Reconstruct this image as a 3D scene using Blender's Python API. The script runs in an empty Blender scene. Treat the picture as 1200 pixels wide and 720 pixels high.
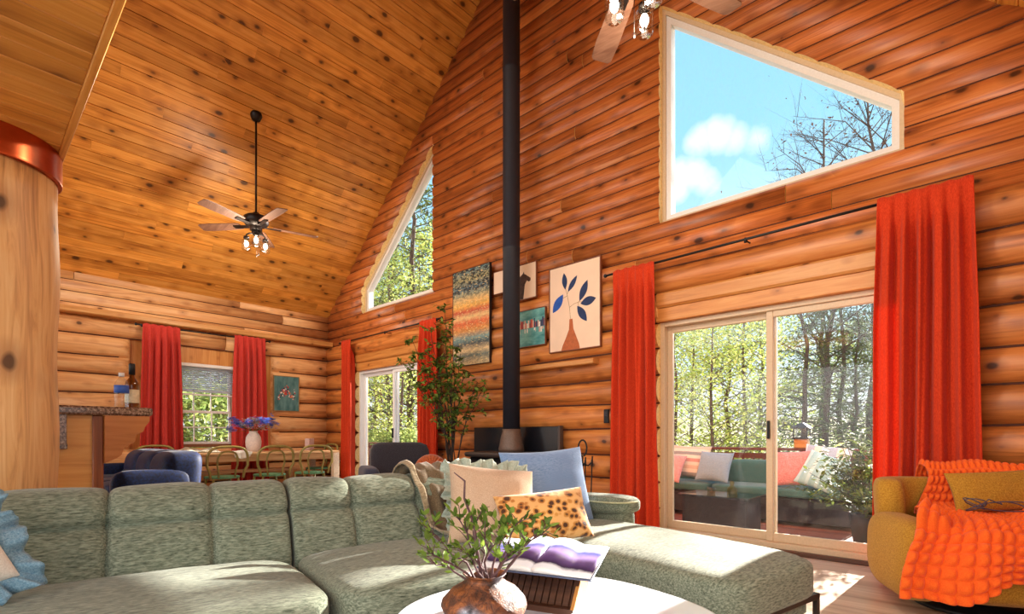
import bpy, bmesh, math, random
from mathutils import Vector, Matrix, Euler
C = bpy.context.scene.collection
R_ = math.radians
PI = math.pi
rng = random.Random(7)

# ------------------------------------------------------------------ mesh helpers
_hull = None
def hull_faces():
    global _hull
    if _hull is None:
        bm = bmesh.new()
        vs = [bm.verts.new(p) for p in cham_pts(1, 1, 1, .2)]
        bm.verts.index_update()
        bmesh.ops.convex_hull(bm, input=vs)
        bmesh.ops.dissolve_limit(bm, angle_limit=.02, verts=bm.verts, edges=bm.edges)
        bm.normal_update()
        bm.verts.index_update()
        _hull = [[v.index for v in f.verts] for f in bm.faces]
        bm.free()
    return _hull
def cham_pts(hx, hy, hz, b):
    P = []
    for sx in (-1, 1):
        for sy in (-1, 1):
            for sz in (-1, 1):
                P += [(sx*hx, sy*(hy-b), sz*(hz-b)), (sx*(hx-b), sy*hy, sz*(hz-b)), (sx*(hx-b), sy*(hy-b), sz*hz)]
    return P

def sp(x, e):
    return math.copysign(abs(x)**e, x)

class MB:
    def __init__(s):
        s.v = []; s.f = []; s.m = []; s.s = []; s.r = []
    def add(s, verts, faces, mat=0, smooth=False, rnd=0., M=None):
        o = len(s.v)
        if M is not None:
            verts = [tuple(M @ Vector(p)) for p in verts]
        s.v += [tuple(p) for p in verts]
        for f in faces:
            s.f.append([i+o for i in f]); s.m.append(mat); s.s.append(smooth); s.r.append(rnd)
        return s
    def box(s, x0, x1, y0, y1, z0, z1, b=.004, mat=0, M=None, rnd=0.):
        hx, hy, hz = abs(x1-x0)/2, abs(y1-y0)/2, abs(z1-z0)/2
        b = min(b, hx*.45, hy*.45, hz*.45)
        c = ((x0+x1)/2, (y0+y1)/2, (z0+z1)/2)
        hf = hull_faces()
        return s.add([(p[0]+c[0], p[1]+c[1], p[2]+c[2]) for p in cham_pts(hx, hy, hz, b)], hf, mat, False, rnd, M)
    def grid(s, fn, nu, nv, cu=False, cv=False, mat=0, smooth=True, rnd=0., M=None, flip=False):
        V = []; F = []
        for i in range(nu if cu else nu+1):
            for j in range(nv if cv else nv+1):
                V.append(tuple(fn(i/nu, j/nv)))
        A = nu if cu else nu+1; B = nv if cv else nv+1
        for i in range(nu):
            for j in range(nv):
                a = i*B+j; b = ((i+1) % A)*B+j; c = ((i+1) % A)*B+(j+1) % B; d = i*B+(j+1) % B
                F.append([a, d, c, b] if flip else [a, b, c, d])
        return s.add(V, F, mat, smooth, rnd, M)
    def tube(s, pts, r, n=8, mat=0, caps=True, smooth=True, rnd=0., M=None, closed=False):
        pts = [Vector(p) for p in pts]; k = len(pts)
        rs = r if isinstance(r, (list, tuple)) else [r]*k
        V = []; F = []
        prev = None
        for i, p in enumerate(pts):
            if closed:
                t = (pts[(i+1) % k]-pts[i-1]).normalized()
            else:
                t = (pts[min(i+1, k-1)]-pts[max(i-1, 0)])
                t = t.normalized() if t.length > 1e-9 else Vector((0, 0, 1))
            if prev is None:
                a = Vector((0, 0, 1)) if abs(t.z) < .9 else Vector((1, 0, 0))
                x = t.cross(a).normalized()
            else:
                x = (prev-t*prev.dot(t))
                x = x.normalized() if x.length > 1e-6 else t.orthogonal().normalized()
            prev = x; y = t.cross(x)
            for j in range(n):
                an = 2*PI*j/n
                V.append(tuple(p+(x*math.cos(an)+y*math.sin(an))*rs[i]))
        for i in range(k if closed else k-1):
            for j in range(n):
                i2 = (i+1) % k
                F.append([i*n+j, i*n+(j+1) % n, i2*n+(j+1) % n, i2*n+j])
        if caps and not closed:
            F.append(list(range(n))[::-1]); F.append([(k-1)*n+j for j in range(n)])
        return s.add(V, F, mat, smooth, rnd, M)
    def lathe(s, prof, n=24, c=(0, 0, 0), mat=0, smooth=True, rnd=0., M=None, wob=None):
        V = []; F = []
        for i, (r, z) in enumerate(prof):
            for j in range(n):
                a = 2*PI*j/n
                rr = r*(1 if wob is None else wob(a, z))
                V.append((c[0]+rr*math.cos(a), c[1]+rr*math.sin(a), c[2]+z))
        for i in range(len(prof)-1):
            for j in range(n):
                F.append([i*n+j, i*n+(j+1) % n, (i+1)*n+(j+1) % n, (i+1)*n+j])
        if prof[0][0] > 1e-4: F.append(list(range(n))[::-1])
        if prof[-1][0] > 1e-4: F.append([(len(prof)-1)*n+j for j in range(n)])
        return s.add(V, F, mat, smooth, rnd, M)
    def sell(s, c, h, e=.25, nu=24, nv=14, mat=0, fn=None, M=None, rnd=0., e2=None):
        """superellipsoid: centre c, half sizes h, small e = boxy"""
        e2 = e if e2 is None else e2
        def f(a, b):
            th = 2*PI*a; ph = -PI/2+PI*b
            cp, sn = math.cos(ph), math.sin(ph)
            x = sp(math.cos(th), e)*sp(cp, e2); y = sp(math.sin(th), e)*sp(cp, e2); z = sp(sn, e2)
            p = Vector((c[0]+h[0]*x, c[1]+h[1]*y, c[2]+h[2]*z))
            return fn(p, x, y, z) if fn else p
        return s.grid(f, nu, nv, cu=True, mat=mat, M=M, rnd=rnd)
    def cush(s, c, h, e=4., n=10, mat=0, fn=None, M=None):
        """cushion: cube grid pushed to an L-e norm ball, even sampling on its flats"""
        for ax in range(3):
            for sg in (-1, 1):
                def f(a, b):
                    q = [0, 0, 0]
                    q[ax] = sg
                    q[(ax+1) % 3] = math.tan((2*a-1)*PI/4)
                    q[(ax+2) % 3] = math.tan((2*b-1)*PI/4)
                    L = sum(abs(t)**e for t in q)**(1/e)
                    x, y, z = [t/L for t in q]
                    p = Vector((c[0]+h[0]*x, c[1]+h[1]*y, c[2]+h[2]*z))
                    return fn(p, x, y, z) if fn else p
                s.grid(f, n, n, mat=mat, M=M, flip=(sg < 0))
        return s
    def prism(s, poly, y0, y1, mat=0, M=None, rnd=0., cap=True):
        """poly in (x, z), extruded along y"""
        n = len(poly)
        V = [(x, y0, z) for x, z in poly]+[(x, y1, z) for x, z in poly]
        F = [[i, (i+1) % n, n+(i+1) % n, n+i] for i in range(n)]
        if cap: F += [list(range(n))[::-1], list(range(n, 2*n))]
        return s.add(V, F, mat, False, rnd, M)
    def build(s, name, mats, parent=None, loc=None, rot=None, weld=False):
        me = bpy.data.meshes.new(name)
        me.from_pydata(s.v, [], s.f)
        for i, p in enumerate(me.polygons):
            p.material_index = s.m[i]; p.use_smooth = s.s[i]
        if any(s.r):
            a = me.attributes.new('rnd', 'FLOAT', 'FACE')
            a.data.foreach_set('value', s.r)
        for m in (mats if isinstance(mats, (list, tuple)) else [mats]):
            me.materials.append(m)
        bm = bmesh.new(); bm.from_mesh(me)
        if weld: bmesh.ops.remove_doubles(bm, verts=bm.verts, dist=2e-4)
        bmesh.ops.recalc_face_normals(bm, faces=bm.faces)
        bm.to_mesh(me); bm.free()
        me.update()
        o = bpy.data.objects.new(name, me); C.objects.link(o)
        if parent is not None: o.parent = parent
        if loc is not None: o.location = loc
        if rot is not None: o.rotation_euler = rot
        return o

def tag(o, label=None, cat=None, group=None, kind=None):
    if label: o['label'] = label
    if cat: o['category'] = cat
    if group: o['group'] = group
    if kind: o['kind'] = kind
    return o
def thing(name, label, cat, loc=(0, 0, 0), rz=0, group=None, kind=None, rot=None):
    o = bpy.data.objects.new(name, None); C.objects.link(o)
    o.location = loc; o.rotation_euler = rot if rot else (0, 0, rz)
    o.empty_display_size = .1
    return tag(o, label, cat, group, kind)
def dup(o, parent=None, label=None, group=None):
    c = o.copy(); C.objects.link(c)
    if parent is not None: c.parent = parent
    if label: c['label'] = label
    if group: c['group'] = group
    for ch in list(o.children): dup(ch, c)
    return c
def struct(o, label=None):
    return tag(o, label, None, None, 'structure')

# ------------------------------------------------------------------ materials
def L(c):                       # sRGB 0-255 -> linear
    return tuple(((x/255)/12.92 if x/255 <= .04045 else ((x/255+.055)/1.055)**2.4) for x in c)+(1.,)
class NT:
    def __init__(s, name):
        s.mat = bpy.data.materials.new(name); s.mat.use_nodes = True
        s.t = s.mat.node_tree; s.t.nodes.clear()
        s.out = s.n('ShaderNodeOutputMaterial')
    def n(s, typ, **kw):
        nd = s.t.nodes.new(typ)
        for k, v in kw.items(): setattr(nd, k, v)
        return nd
    def l(s, a, b): s.t.links.new(a, b)
    def coord(s, scale=(1, 1, 1), rnd=False, kind='Object', rot=None):
        tc = s.n('ShaderNodeTexCoord'); src = tc.outputs[kind]
        if rnd:
            at = s.n('ShaderNodeAttribute', attribute_name='rnd')
            ml = s.n('ShaderNodeVectorMath', operation='SCALE'); ml.inputs[0].default_value = (17.3, 23.1, 31.7)
            s.l(at.outputs['Fac'], ml.inputs['Scale'])
            ad = s.n('ShaderNodeVectorMath', operation='ADD')
            s.l(src, ad.inputs[0]); s.l(ml.outputs[0], ad.inputs[1]); src = ad.outputs[0]
            s.at = at
        mp = s.n('ShaderNodeMapping'); mp.inputs['Scale'].default_value = scale
        if rot: mp.inputs['Rotation'].default_value = rot
        s.l(src, mp.inputs['Vector'])
        return mp.outputs[0]
    def noise(s, vec, scale=1, detail=3, rough=.55, dist=0.):
        nd = s.n('ShaderNodeTexNoise')
        nd.inputs['Scale'].default_value = scale; nd.inputs['Detail'].default_value = detail
        nd.inputs['Roughness'].default_value = rough; nd.inputs['Distortion'].default_value = dist
        s.l(vec, nd.inputs['Vector'])
        return nd.outputs['Fac']
    def ramp(s, fac, stops, interp='LINEAR'):
        nd = s.n('ShaderNodeValToRGB'); cr = nd.color_ramp; cr.interpolation = interp
        while len(cr.elements) < len(stops): cr.elements.new(.5)
        for e, (p, c) in zip(cr.elements, stops):
            e.position = p; e.color = c if len(c) == 4 else tuple(c)+(1,)
        s.l(fac, nd.inputs['Fac'])
        return nd.outputs['Color']
    def mix(s, fac, a, b, mode='MIX'):
        nd = s.n('ShaderNodeMix', data_type='RGBA', blend_type=mode)
        for sock, v in ((nd.inputs[0], fac), (nd.inputs[6], a), (nd.inputs[7], b)):
            if hasattr(v, 'links'): s.l(v, sock)
            else: sock.default_value = v
        return nd.outputs[2]
    def math(s, op, a, b=None, clamp=False):
        nd = s.n('ShaderNodeMath', operation=op, use_clamp=clamp)
        for i, v in enumerate((a, b)):
            if v is None: continue
            if hasattr(v, 'links'): s.l(v, nd.inputs[i])
            else: nd.inputs[i].default_value = v
        return nd.outputs[0]
    def bump(s, h, strength=.3, dist=.01):
        nd = s.n('ShaderNodeBump'); nd.inputs['Strength'].default_value = strength; nd.inputs['Distance'].default_value = dist
        s.l(h, nd.inputs['Height'])
        return nd.outputs['Normal']
    def bsdf(s, col, rough=.5, metal=0., normal=None, spec=None, coat=0., sheen=0., trans=0., alpha=None, emit=None, es=0.):
        b = s.n('ShaderNodeBsdfPrincipled')
        def put(k, v):
            if v is None: return
            if hasattr(v, 'links'): s.l(v, b.inputs[k])
            else: b.inputs[k].default_value = v
        put('Base Color', col); put('Roughness', rough); put('Metallic', metal); put('Normal', normal)
        if spec is not None: put('Specular IOR Level', spec)
        put('Coat Weight', coat); put('Sheen Weight', sheen); put('Transmission Weight', trans)
        if emit is not None: put('Emission Color', emit); put('Emission Strength', es)
        s.b = b
        return b.outputs[0]
    def done(s, sh):
        s.l(sh, s.out.inputs['Surface']); return s.mat

def plain(name, col, rough=.5, metal=0., bump=0., bscale=60, var=.08, coat=0., spec=None, sheen=0.):
    t = NT(name); c = L(col)
    v = t.coord()
    nz = t.noise(v, bscale, 3)
    c2 = tuple(x*(1-var*2) for x in c[:3])+(1,)
    c3 = tuple(min(1, x*(1+var*2)) for x in c[:3])+(1,)
    col_ = t.ramp(nz, [(.3, c2), (.7, c3)])
    nm = t.bump(nz, bump, .004) if bump else None
    return t.done(t.bsdf(col_, rough, metal, nm, coat=coat, spec=spec, sheen=sheen))

def wood(name, dark, mid, light, axis='X', knot=(60, 28, 12), cross=16., rough=.42, tint=.35, knots=True, coat=.0, long=1.0, kth=.13, bump=.15, ksc=(4.2, 6.5)):
    t = NT(name)
    sc = [cross]*3; sc['XYZ'.index(axis)] = long
    v = t.coord(tuple(sc), rnd=True); at = t.at
    n1 = t.noise(v, 1.0, 5, .6, 1.4)
    ks = [ksc[1]]*3; ks['XYZ'.index(axis)] = ksc[0]
    n2 = t.noise(t.coord(tuple(x*.22 for x in sc), rnd=True), 1.0, 2, .5, .5)
    f = t.math('ADD', t.math('MULTIPLY', n1, .65), t.math('MULTIPLY', n2, .35))
    col = t.ramp(f, [(.30, L(dark)), (.50, L(mid)), (.72, L(light))])
    if knots:
        kv = t.coord(tuple(ks), rnd=True)
        wn = t.n('ShaderNodeTexNoise'); wn.inputs['Scale'].default_value = 2.2
        t.l(kv, wn.inputs['Vector'])
        wv = t.n('ShaderNodeVectorMath', operation='MULTIPLY_ADD'); wv.inputs[1].default_value = (.14, .14, .14)
        t.l(wn.outputs['Color'], wv.inputs[0]); t.l(kv, wv.inputs[2])
        vo = t.n('ShaderNodeTexVoronoi'); t.l(wv.outputs[0], vo.inputs['Vector'])
        vo.inputs['Scale'].default_value = 1.
        vo.inputs['Randomness'].default_value = .9
        sr = t.n('ShaderNodeSeparateColor'); t.l(vo.outputs['Color'], sr.inputs[0])
        d = t.math('ADD', vo.outputs['Distance'], t.math('MULTIPLY', sr.outputs[0], .15)); kth += .07
        halo = t.ramp(d, [(kth*.9, (1, 1, 1, 1)), (kth*2.3, (0, 0, 0, 1))])
        core = t.ramp(d, [(kth*.6, (1, 1, 1, 1)), (kth*1.0, (0, 0, 0, 1))])
        hm = t.math('MULTIPLY', t.math('ADD', halo, 0.), .55)
        col = t.mix(hm, col, L(dark))
        col = t.mix(t.math('MULTIPLY', core, .85), col, L(knot))
    val = t.math('ADD', t.math('MULTIPLY', at.outputs['Fac'], tint), 1-tint*.5)
    hs = t.n('ShaderNodeHueSaturation')
    t.l(val, hs.inputs['Value']); t.l(col, hs.inputs['Color'])
    nm = t.bump(n1, bump, .004)
    return t.done(t.bsdf(hs.outputs[0], rough, 0, nm, coat=coat))

def fabric(name, c1, c2, scale=(120, 120, 120), bump=.25, rough=.9, big=None, sheen=.25, trans=0., lo=.35, hi=.68, bigs=3.):
    t = NT(name)
    v = t.coord(scale)
    n1 = t.noise(v, 1., 4, .6, .3)
    col = t.ramp(n1, [(lo, L(c1)), (hi, L(c2))])
    if big:
        n2 = t.noise(t.coord((bigs,)*3), 1., 3)
        col = t.mix(t.ramp(n2, [(.42, (0, 0, 0, 1)), (.62, (1, 1, 1, 1))]), col, L(big))
    nm = t.bump(n1, bump, .003)
    sh = t.bsdf(col, rough, 0, nm, spec=.2, sheen=sheen)
    if trans:
        tr = t.n('ShaderNodeBsdfTranslucent'); t.l(col, tr.inputs['Color'])
        mx = t.n('ShaderNodeMixShader'); mx.inputs[0].default_value = trans
        t.l(sh, mx.inputs[1]); t.l(tr.outputs[0], mx.inputs[2]); sh = mx.outputs[0]
    return t.done(sh)

def glass(name, tint=(1, 1, 1, 1), refl=.6, dirt=.0):
    t = NT(name)
    tr = t.n('ShaderNodeBsdfTransparent'); tr.inputs[0].default_value = tint
    gl = t.n('ShaderNodeBsdfGlossy'); gl.inputs['Roughness'].default_value = .02
    fr = t.n('ShaderNodeFresnel'); ge = t.n('ShaderNodeNewGeometry')
    t.l(t.math('ADD', 1.45, t.math('MULTIPLY', ge.outputs['Backfacing'], 1/1.45-1.45)), fr.inputs[0])
    mx = t.n('ShaderNodeMixShader')
    t.l(t.math('MULTIPLY', fr.outputs[0], refl), mx.inputs[0])
    t.l(tr.outputs[0], mx.inputs[1]); t.l(gl.outputs[0], mx.inputs[2])
    sh = mx.outputs[0]
    if dirt:
        df = t.n('ShaderNodeBsdfDiffuse'); df.inputs[0].default_value = (.8, .8, .78, 1)
        nz = t.noise(t.coord((9, 9, 5)), 3, 6, .75)
        m2 = t.n('ShaderNodeMixShader')
        t.l(t.math('MULTIPLY', t.ramp(nz, [(.45, (0, 0, 0, 1)), (.75, (1, 1, 1, 1))]), dirt), m2.inputs[0])
        t.l(sh, m2.inputs[1]); t.l(df.outputs[0], m2.inputs[2]); sh = m2.outputs[0]
    return t.done(sh)

def leafmat(name, c1, c2, trans=.45):
    t = NT(name)
    at = t.n('ShaderNodeAttribute', attribute_name='rnd')
    col = t.ramp(at.outputs['Fac'], [(.05, L(c1)), (.95, L(c2))])
    d = t.bsdf(col, .6, spec=.25)
    tr = t.n('ShaderNodeBsdfTranslucent'); t.l(col, tr.inputs[0])
    mx = t.n('ShaderNodeMixShader'); mx.inputs[0].default_value = trans
    t.l(d, mx.inputs[1]); t.l(tr.outputs[0], mx.inputs[2])
    return t.done(mx.outputs[0])

W_GABLE = wood('log_gable_upper', (108, 50, 18), (188, 104, 47), (216, 142, 78), 'X', (38, 16, 8), rough=.42, tint=.3, cross=22, kth=.14)  # log woods differ in tone by wall: uneven light put into the colour
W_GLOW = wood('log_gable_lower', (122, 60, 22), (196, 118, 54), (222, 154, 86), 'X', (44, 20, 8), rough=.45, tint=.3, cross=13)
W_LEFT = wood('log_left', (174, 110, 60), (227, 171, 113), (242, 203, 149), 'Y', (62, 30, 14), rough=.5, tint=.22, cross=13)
W_CEIL = wood('ceiling_pine', (154, 88, 27), (211, 144, 61), (230, 171, 93), 'Y', (50, 22, 6), rough=.38, tint=.36, cross=24, kth=.18, long=.8)
W_CEILX = wood('edge_pine', (160, 92, 32), (212, 146, 66), (228, 172, 98), 'X', rough=.4, tint=.2, cross=22, kth=.06)
W_POST = wood('post_log', (150, 96, 56), (216, 162, 102), (234, 194, 140), 'Z', (58, 30, 16), rough=.5, tint=0, cross=24, kth=.09, ksc=(2.6, 4.2), long=1.6)
W_TRIM = wood('trim_pine', (158, 88, 34), (202, 134, 66), (220, 164, 96), 'X', rough=.45, tint=.2, cross=18, kth=.07)
W_TRIMY = wood('trim_pine_y', (166, 100, 44), (208, 146, 80), (228, 178, 112), 'Y', rough=.45, tint=.2, cross=18, kth=.07)
W_TRIMZ = wood('trim_pine_z', (158, 88, 34), (202, 134, 66), (220, 164, 96), 'Z', rough=.45, tint=.2, cross=18, kth=.07)
CAULK = plain('dark_chink', (74, 34, 16), .8)
W_CUT = plain('cut_log_end', (240, 206, 140), .7, bscale=40)
W_FLOOR = wood('floor_oak', (170, 136, 112), (206, 180, 158), (224, 204, 186), 'X', rough=.3, tint=.18, cross=14, knots=False)
W_OAK = wood('cabinet_oak', (186, 124, 54), (214, 158, 84), (226, 176, 104), 'Y', rough=.4, tint=0, cross=14, knots=False)
W_CORB = wood('corbel_oak', (140, 78, 30), (176, 108, 48), (194, 128, 66), 'Y', rough=.4, tint=0, cross=14, knots=False)
W_OAKX = wood('table_oak', (176, 124, 76), (212, 166, 116), (228, 190, 146), 'Y', rough=.42, tint=0, cross=14, knots=False)
W_WALNUT = wood('walnut', (40, 22, 14), (76, 44, 28), (104, 64, 42), 'X', rough=.4, tint=0, cross=30, knots=False)
W_BLADE = wood('fan_blade_wood', (84, 54, 42), (116, 82, 66), (140, 106, 88), 'X', rough=.5, tint=0, cross=26, knots=False)
W_DECK = wood('deck_red', (104, 48, 32), (142, 76, 54), (166, 98, 74), 'X', rough=.6, tint=.3, cross=14, knots=False)
W_RAIL = wood('rail_red', (70, 28, 20), (98, 42, 30), (122, 60, 44), 'X', rough=.55, tint=.1, cross=14, knots=False)
COPPER = plain('copper', (196, 96, 60), .28, 1., bscale=8, var=.1)
BLACK = plain('black_metal', (20, 21, 26), .5, .2, bscale=30, var=.1)
PIPE = plain('pipe_paint', (27, 30, 42), .6, .0, bscale=20, var=.06)
TAUPE = plain('taupe_collar', (106, 88, 78), .5, .3)
BRONZE = plain('fan_bronze', (34, 26, 24), .4, .6)
WHITE = plain('white_vinyl', (232, 230, 228), .4, var=.02)
TANF = plain('tan_vinyl', (206, 182, 150), .45, var=.03)
GRANITE = None
def granite():
    t = NT('granite')
    n1 = t.noise(t.coord((70, 70, 70)), 1, 5, .7)
    return t.done(t.bsdf(t.ramp(n1, [(.36, L((40, 32, 30))), (.5, L((118, 92, 76))), (.64, L((176, 156, 138)))]), .2, coat=.3))
GRANITE = granite()
GLASS = glass('window_glass', refl=.6, dirt=.035)
GLASSC = glass('clear_glass', (.97, .98, .98, 1), .8)
RED = fabric('curtain_red', (200, 52, 24), (230, 80, 38), (220, 220, 60), .15, trans=.24, sheen=.1)
RED2 = fabric('curtain_coral', (196, 54, 46), (222, 78, 66), (220, 220, 60), .15, trans=.22, sheen=.15)
GREEN = fabric('chenille_green', (56, 66, 52), (146, 154, 134), (34, 130, 160), .7, sheen=.15, lo=.28, hi=.72)
GREENP = plain('green_piping', (176, 176, 140), .8)
NAVY = fabric('velvet_navy', (2, 10, 36), (6, 34, 82), (40, 40, 40), .1, sheen=.08, rough=.6)
CHAR = fabric('charcoal_cloth', (42, 42, 50), (68, 66, 74), (160, 160, 160), .2)
MUST = fabric('mustard_boucle', (150, 104, 28), (196, 148, 56), (150, 150, 150), .6, sheen=.08)
ORANGE = fabric('bubble_orange', (228, 88, 22), (242, 112, 40), (200, 200, 200), .3, sheen=.1)
BEIGE = fabric('beige_linen', (170, 142, 116), (196, 170, 144), (260, 260, 260), .2)
BLUE = fabric('blue_linen', (92, 122, 166), (138, 164, 200), (40, 300, 300), .25, big=(112, 140, 182))
SAGE = fabric('sage_ruffle', (150, 164, 150), (196, 204, 190), (200, 200, 200), .2, trans=.15)
BLUERUF = fabric('dusty_blue_ruffle', (92, 132, 156), (146, 178, 196), (200, 200, 200), .2, trans=.1)
OFFW = fabric('offwhite_linen', (214, 208, 196), (236, 230, 220), (200, 200, 200), .15)
BROWN = fabric('brown_knit', (82, 66, 48), (132, 112, 84), (240, 240, 240), .5)
CREAMRIB = fabric('cream_rib', (116, 100, 76), (176, 158, 126), (20, 160, 20), .6)
RUST = fabric('rust_velvet', (150, 66, 24), (204, 106, 50), (60, 60, 60), .2, sheen=.6)
OLIVE = plain('olive_paint', (150, 138, 74), .38, .1, bscale=20, var=.08)
SEATG = plain('green_seat', (88, 150, 110), .4, bscale=20)
GLOSSW = plain('table_white', (214, 220, 232), .25, bscale=6, var=.01, coat=.2)
CHROME = plain('dark_chrome', (70, 66, 66), .3, .9, bscale=10)
CERAM = plain('white_ceramic', (224, 208, 196), .6, bscale=40, var=.05)
BARK = plain('bark', (84, 70, 60), .9, bump=.6, bscale=12, var=.2)
BARKD = plain('bark_dark', (58, 48, 44), .9, bump=.6, bscale=12, var=.2)
TWIG = plain('twig', (88, 58, 60), .7, bump=.3, bscale=80, var=.15)
LEAF_Y = leafmat('leaf_spring', (142, 164, 66), (220, 222, 134), .55)
LEAF_G = leafmat('leaf_mid', (90, 116, 58), (176, 186, 108), .5)
LEAF_D = leafmat('leaf_dark', (36, 56, 32), (90, 106, 58), .35)
LEAF_G2 = leafmat('leaf_shrub', (40, 62, 36), (124, 138, 66), .35)
LEAF_BR = leafmat('leaf_brown', (70, 52, 44), (110, 84, 66), .2)
LEAF_I = leafmat('leaf_house', (46, 84, 32), (150, 178, 80), .4)
LEAF_B = leafmat('leaf_bud', (62, 92, 30), (136, 160, 66), .35)
PETALB = leafmat('petal_blue', (62, 92, 206), (160, 192, 250), .3)
PETALW = leafmat('petal_white', (206, 196, 184), (244, 238, 230), .25)

# ------------------------------------------------------------------ place
HC = 1.0
AZ = R_(42.66)
Fv = Vector((-math.sin(AZ), math.cos(AZ), 0)); Rv = Vector((math.cos(AZ), math.sin(AZ), 0))
YG, XL, XR = 4.85, -9.27, .92
XM = -4.24; ZE = 3.25; SL = .865; ZR = ZE+SL*(XM-XL); SLR = (ZR-ZE)/(XR-XM)
YB = -2.6
def W(lat, dep, z=0): return Rv*lat+Fv*dep+Vector((0, 0, z))

cam = bpy.data.cameras.new('camera'); co = bpy.data.objects.new('camera', cam); C.objects.link(co)
co.location = (0, 0, HC); co.rotation_euler = (R_(90), 0, AZ)
cam.lens = 18.; cam.sensor_width = 36.; cam.shift_y = 152/1200; cam.clip_start = .05
bpy.context.scene.camera = co

# ---- log walls
ZLOW, PL, PU = 2.70, .27, .157
WTL, WTH = 5.38, 3.60          # upper windows: tall and short side
WB = ZLOW+3*PU
WIN = (1.82, 3.80)             # distance from the ridge line
DZ = 9*PL                      # rough opening top
def win_x(z):                  # outer limit of the raked window at height z
    if z <= WTH: return WIN[1]
    return max(WIN[0], WIN[1]-(z-WTH)/(WTL-WTH)*(WIN[1]-WIN[0]))
def logwall(mb, zc0, zc1, segs, bulge, face, K=9, mat=0, endmat=1, amp=0., roundl=None, back=.16, seam=None):
    """segs: list of (fl(z), fr(z), round_left, round_right); face(p, off, z) -> world"""
    for fl, fr, ra, rb in segs:
        rr = rng.random()*.9+.05
        xm0, xm1 = fl((zc0+zc1)/2), fr((zc0+zc1)/2)
        ln = xm1-xm0
        if ln < .03: continue
        cols = [0.]
        if ra: cols += [d/ln for d in (.015, .04, .08, .13, .19) if d < ln*.45]
        n = max(1, int(ln/.55)) if amp else 1
        cols += [i/n for i in range(1, n) if (not ra or i/n*ln > .2) and (not rb or (1-i/n)*ln > .2)]
        if rb: cols += [1-d/ln for d in (.19, .13, .08, .04, .015) if d < ln*.45]
        cols += [1.]
        V = []; F = []; NC = len(cols)
        for k in range(K):
            t = k/(K-1)
            for c in cols:
                s0 = math.sin((zc0*7.1+5)*3+ (xm0+ln*c)*1.7+zc0*11)*amp*(1 if zc0 > .01 else 0)
                s1 = math.sin((zc1*7.1+5)*3+ (xm0+ln*c)*1.7+zc1*11)*amp
                z = zc0+s0+(zc1+s1-zc0-s0)*t
                zz = min(max(zc0+(zc1-zc0)*t, 0), 20)
                a, b = fl(zz), fr(zz)
                x = a+(b-a)*c
                e = 1.
                if ra: q = min(1, ln*c/.19); e = math.sqrt(max(0, 1-(1-q)**2))
                if rb: q = min(1, ln*(1-c)/.19); e = min(e, math.sqrt(max(0, 1-(1-q)**2)))
                f = math.sqrt(max(0, 1-(2*t-1)**2*.985))
                V.append(face(x, bulge*f*e, z))
        o = len(V)
        for k in (0, K-1):
            zz = zc0 if k == 0 else zc1
            for x in (fl(zz), fr(zz)):
                V.append(face(x, -back, zz))
        for k in range(K-1):
            for c in range(NC-1):
                F.append([k*NC+c, k*NC+c+1, (k+1)*NC+c+1, (k+1)*NC+c])
        mb.add(V, F, mat, True, rr)
        L_ = [k*NC for k in range(K)]+[o+2, o]
        R2 = [k*NC+NC-1 for k in range(K)]+[o+3, o+1]
        base = len(mb.v)-len(V)
        for f, m in ((L_, endmat), (R2[::-1], endmat), ([o, o+1, o+3, o+2], mat)):
            mb.f.append([i+base for i in f]); mb.m.append(m); mb.s.append(False); mb.r.append(rr)
        if seam is not None and zc1-zc0 > .05:
            q = .028*(zc1-zc0); e = bulge*.34
            sa, sb = (fl(zc0)+(.14 if ra else 0)), (fr(zc0)-(.14 if rb else 0))
            nn = max(1, int((sb-sa)/.5)) if amp else 1
            V = []; F = []
            for i in range(nn+1):
                x = sa+(sb-sa)*i/nn
                s0 = math.sin((zc0*7.1+5)*3+x*1.7+zc0*11)*amp if zc0 > .01 else 0
                V += [face(x, e, zc0+s0-q), face(x, e, zc0+s0+q)]
                if i: F.append([2*i-2, 2*i, 2*i+1, 2*i-1])
            mb.add(V, F, seam, False, rr)

def cutjoint(segs, z, lo=2.2, hi=4.2):
    out = []
    for fl, fr, ra, rb in segs:
        zc = z
        x0, x1 = fl(zc), fr(zc); x = x0+rng.uniform(lo*.5, hi); pf, pr = fl, ra
        while x < x1-.8:
            xx = x
            out.append((pf, (lambda q, xx=xx: xx-.003), pr, False)); pf, pr = (lambda q, xx=xx: xx+.003), False
            x += rng.uniform(lo, hi)
        out.append((pf, fr, pr, rb))
    return out

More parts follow.
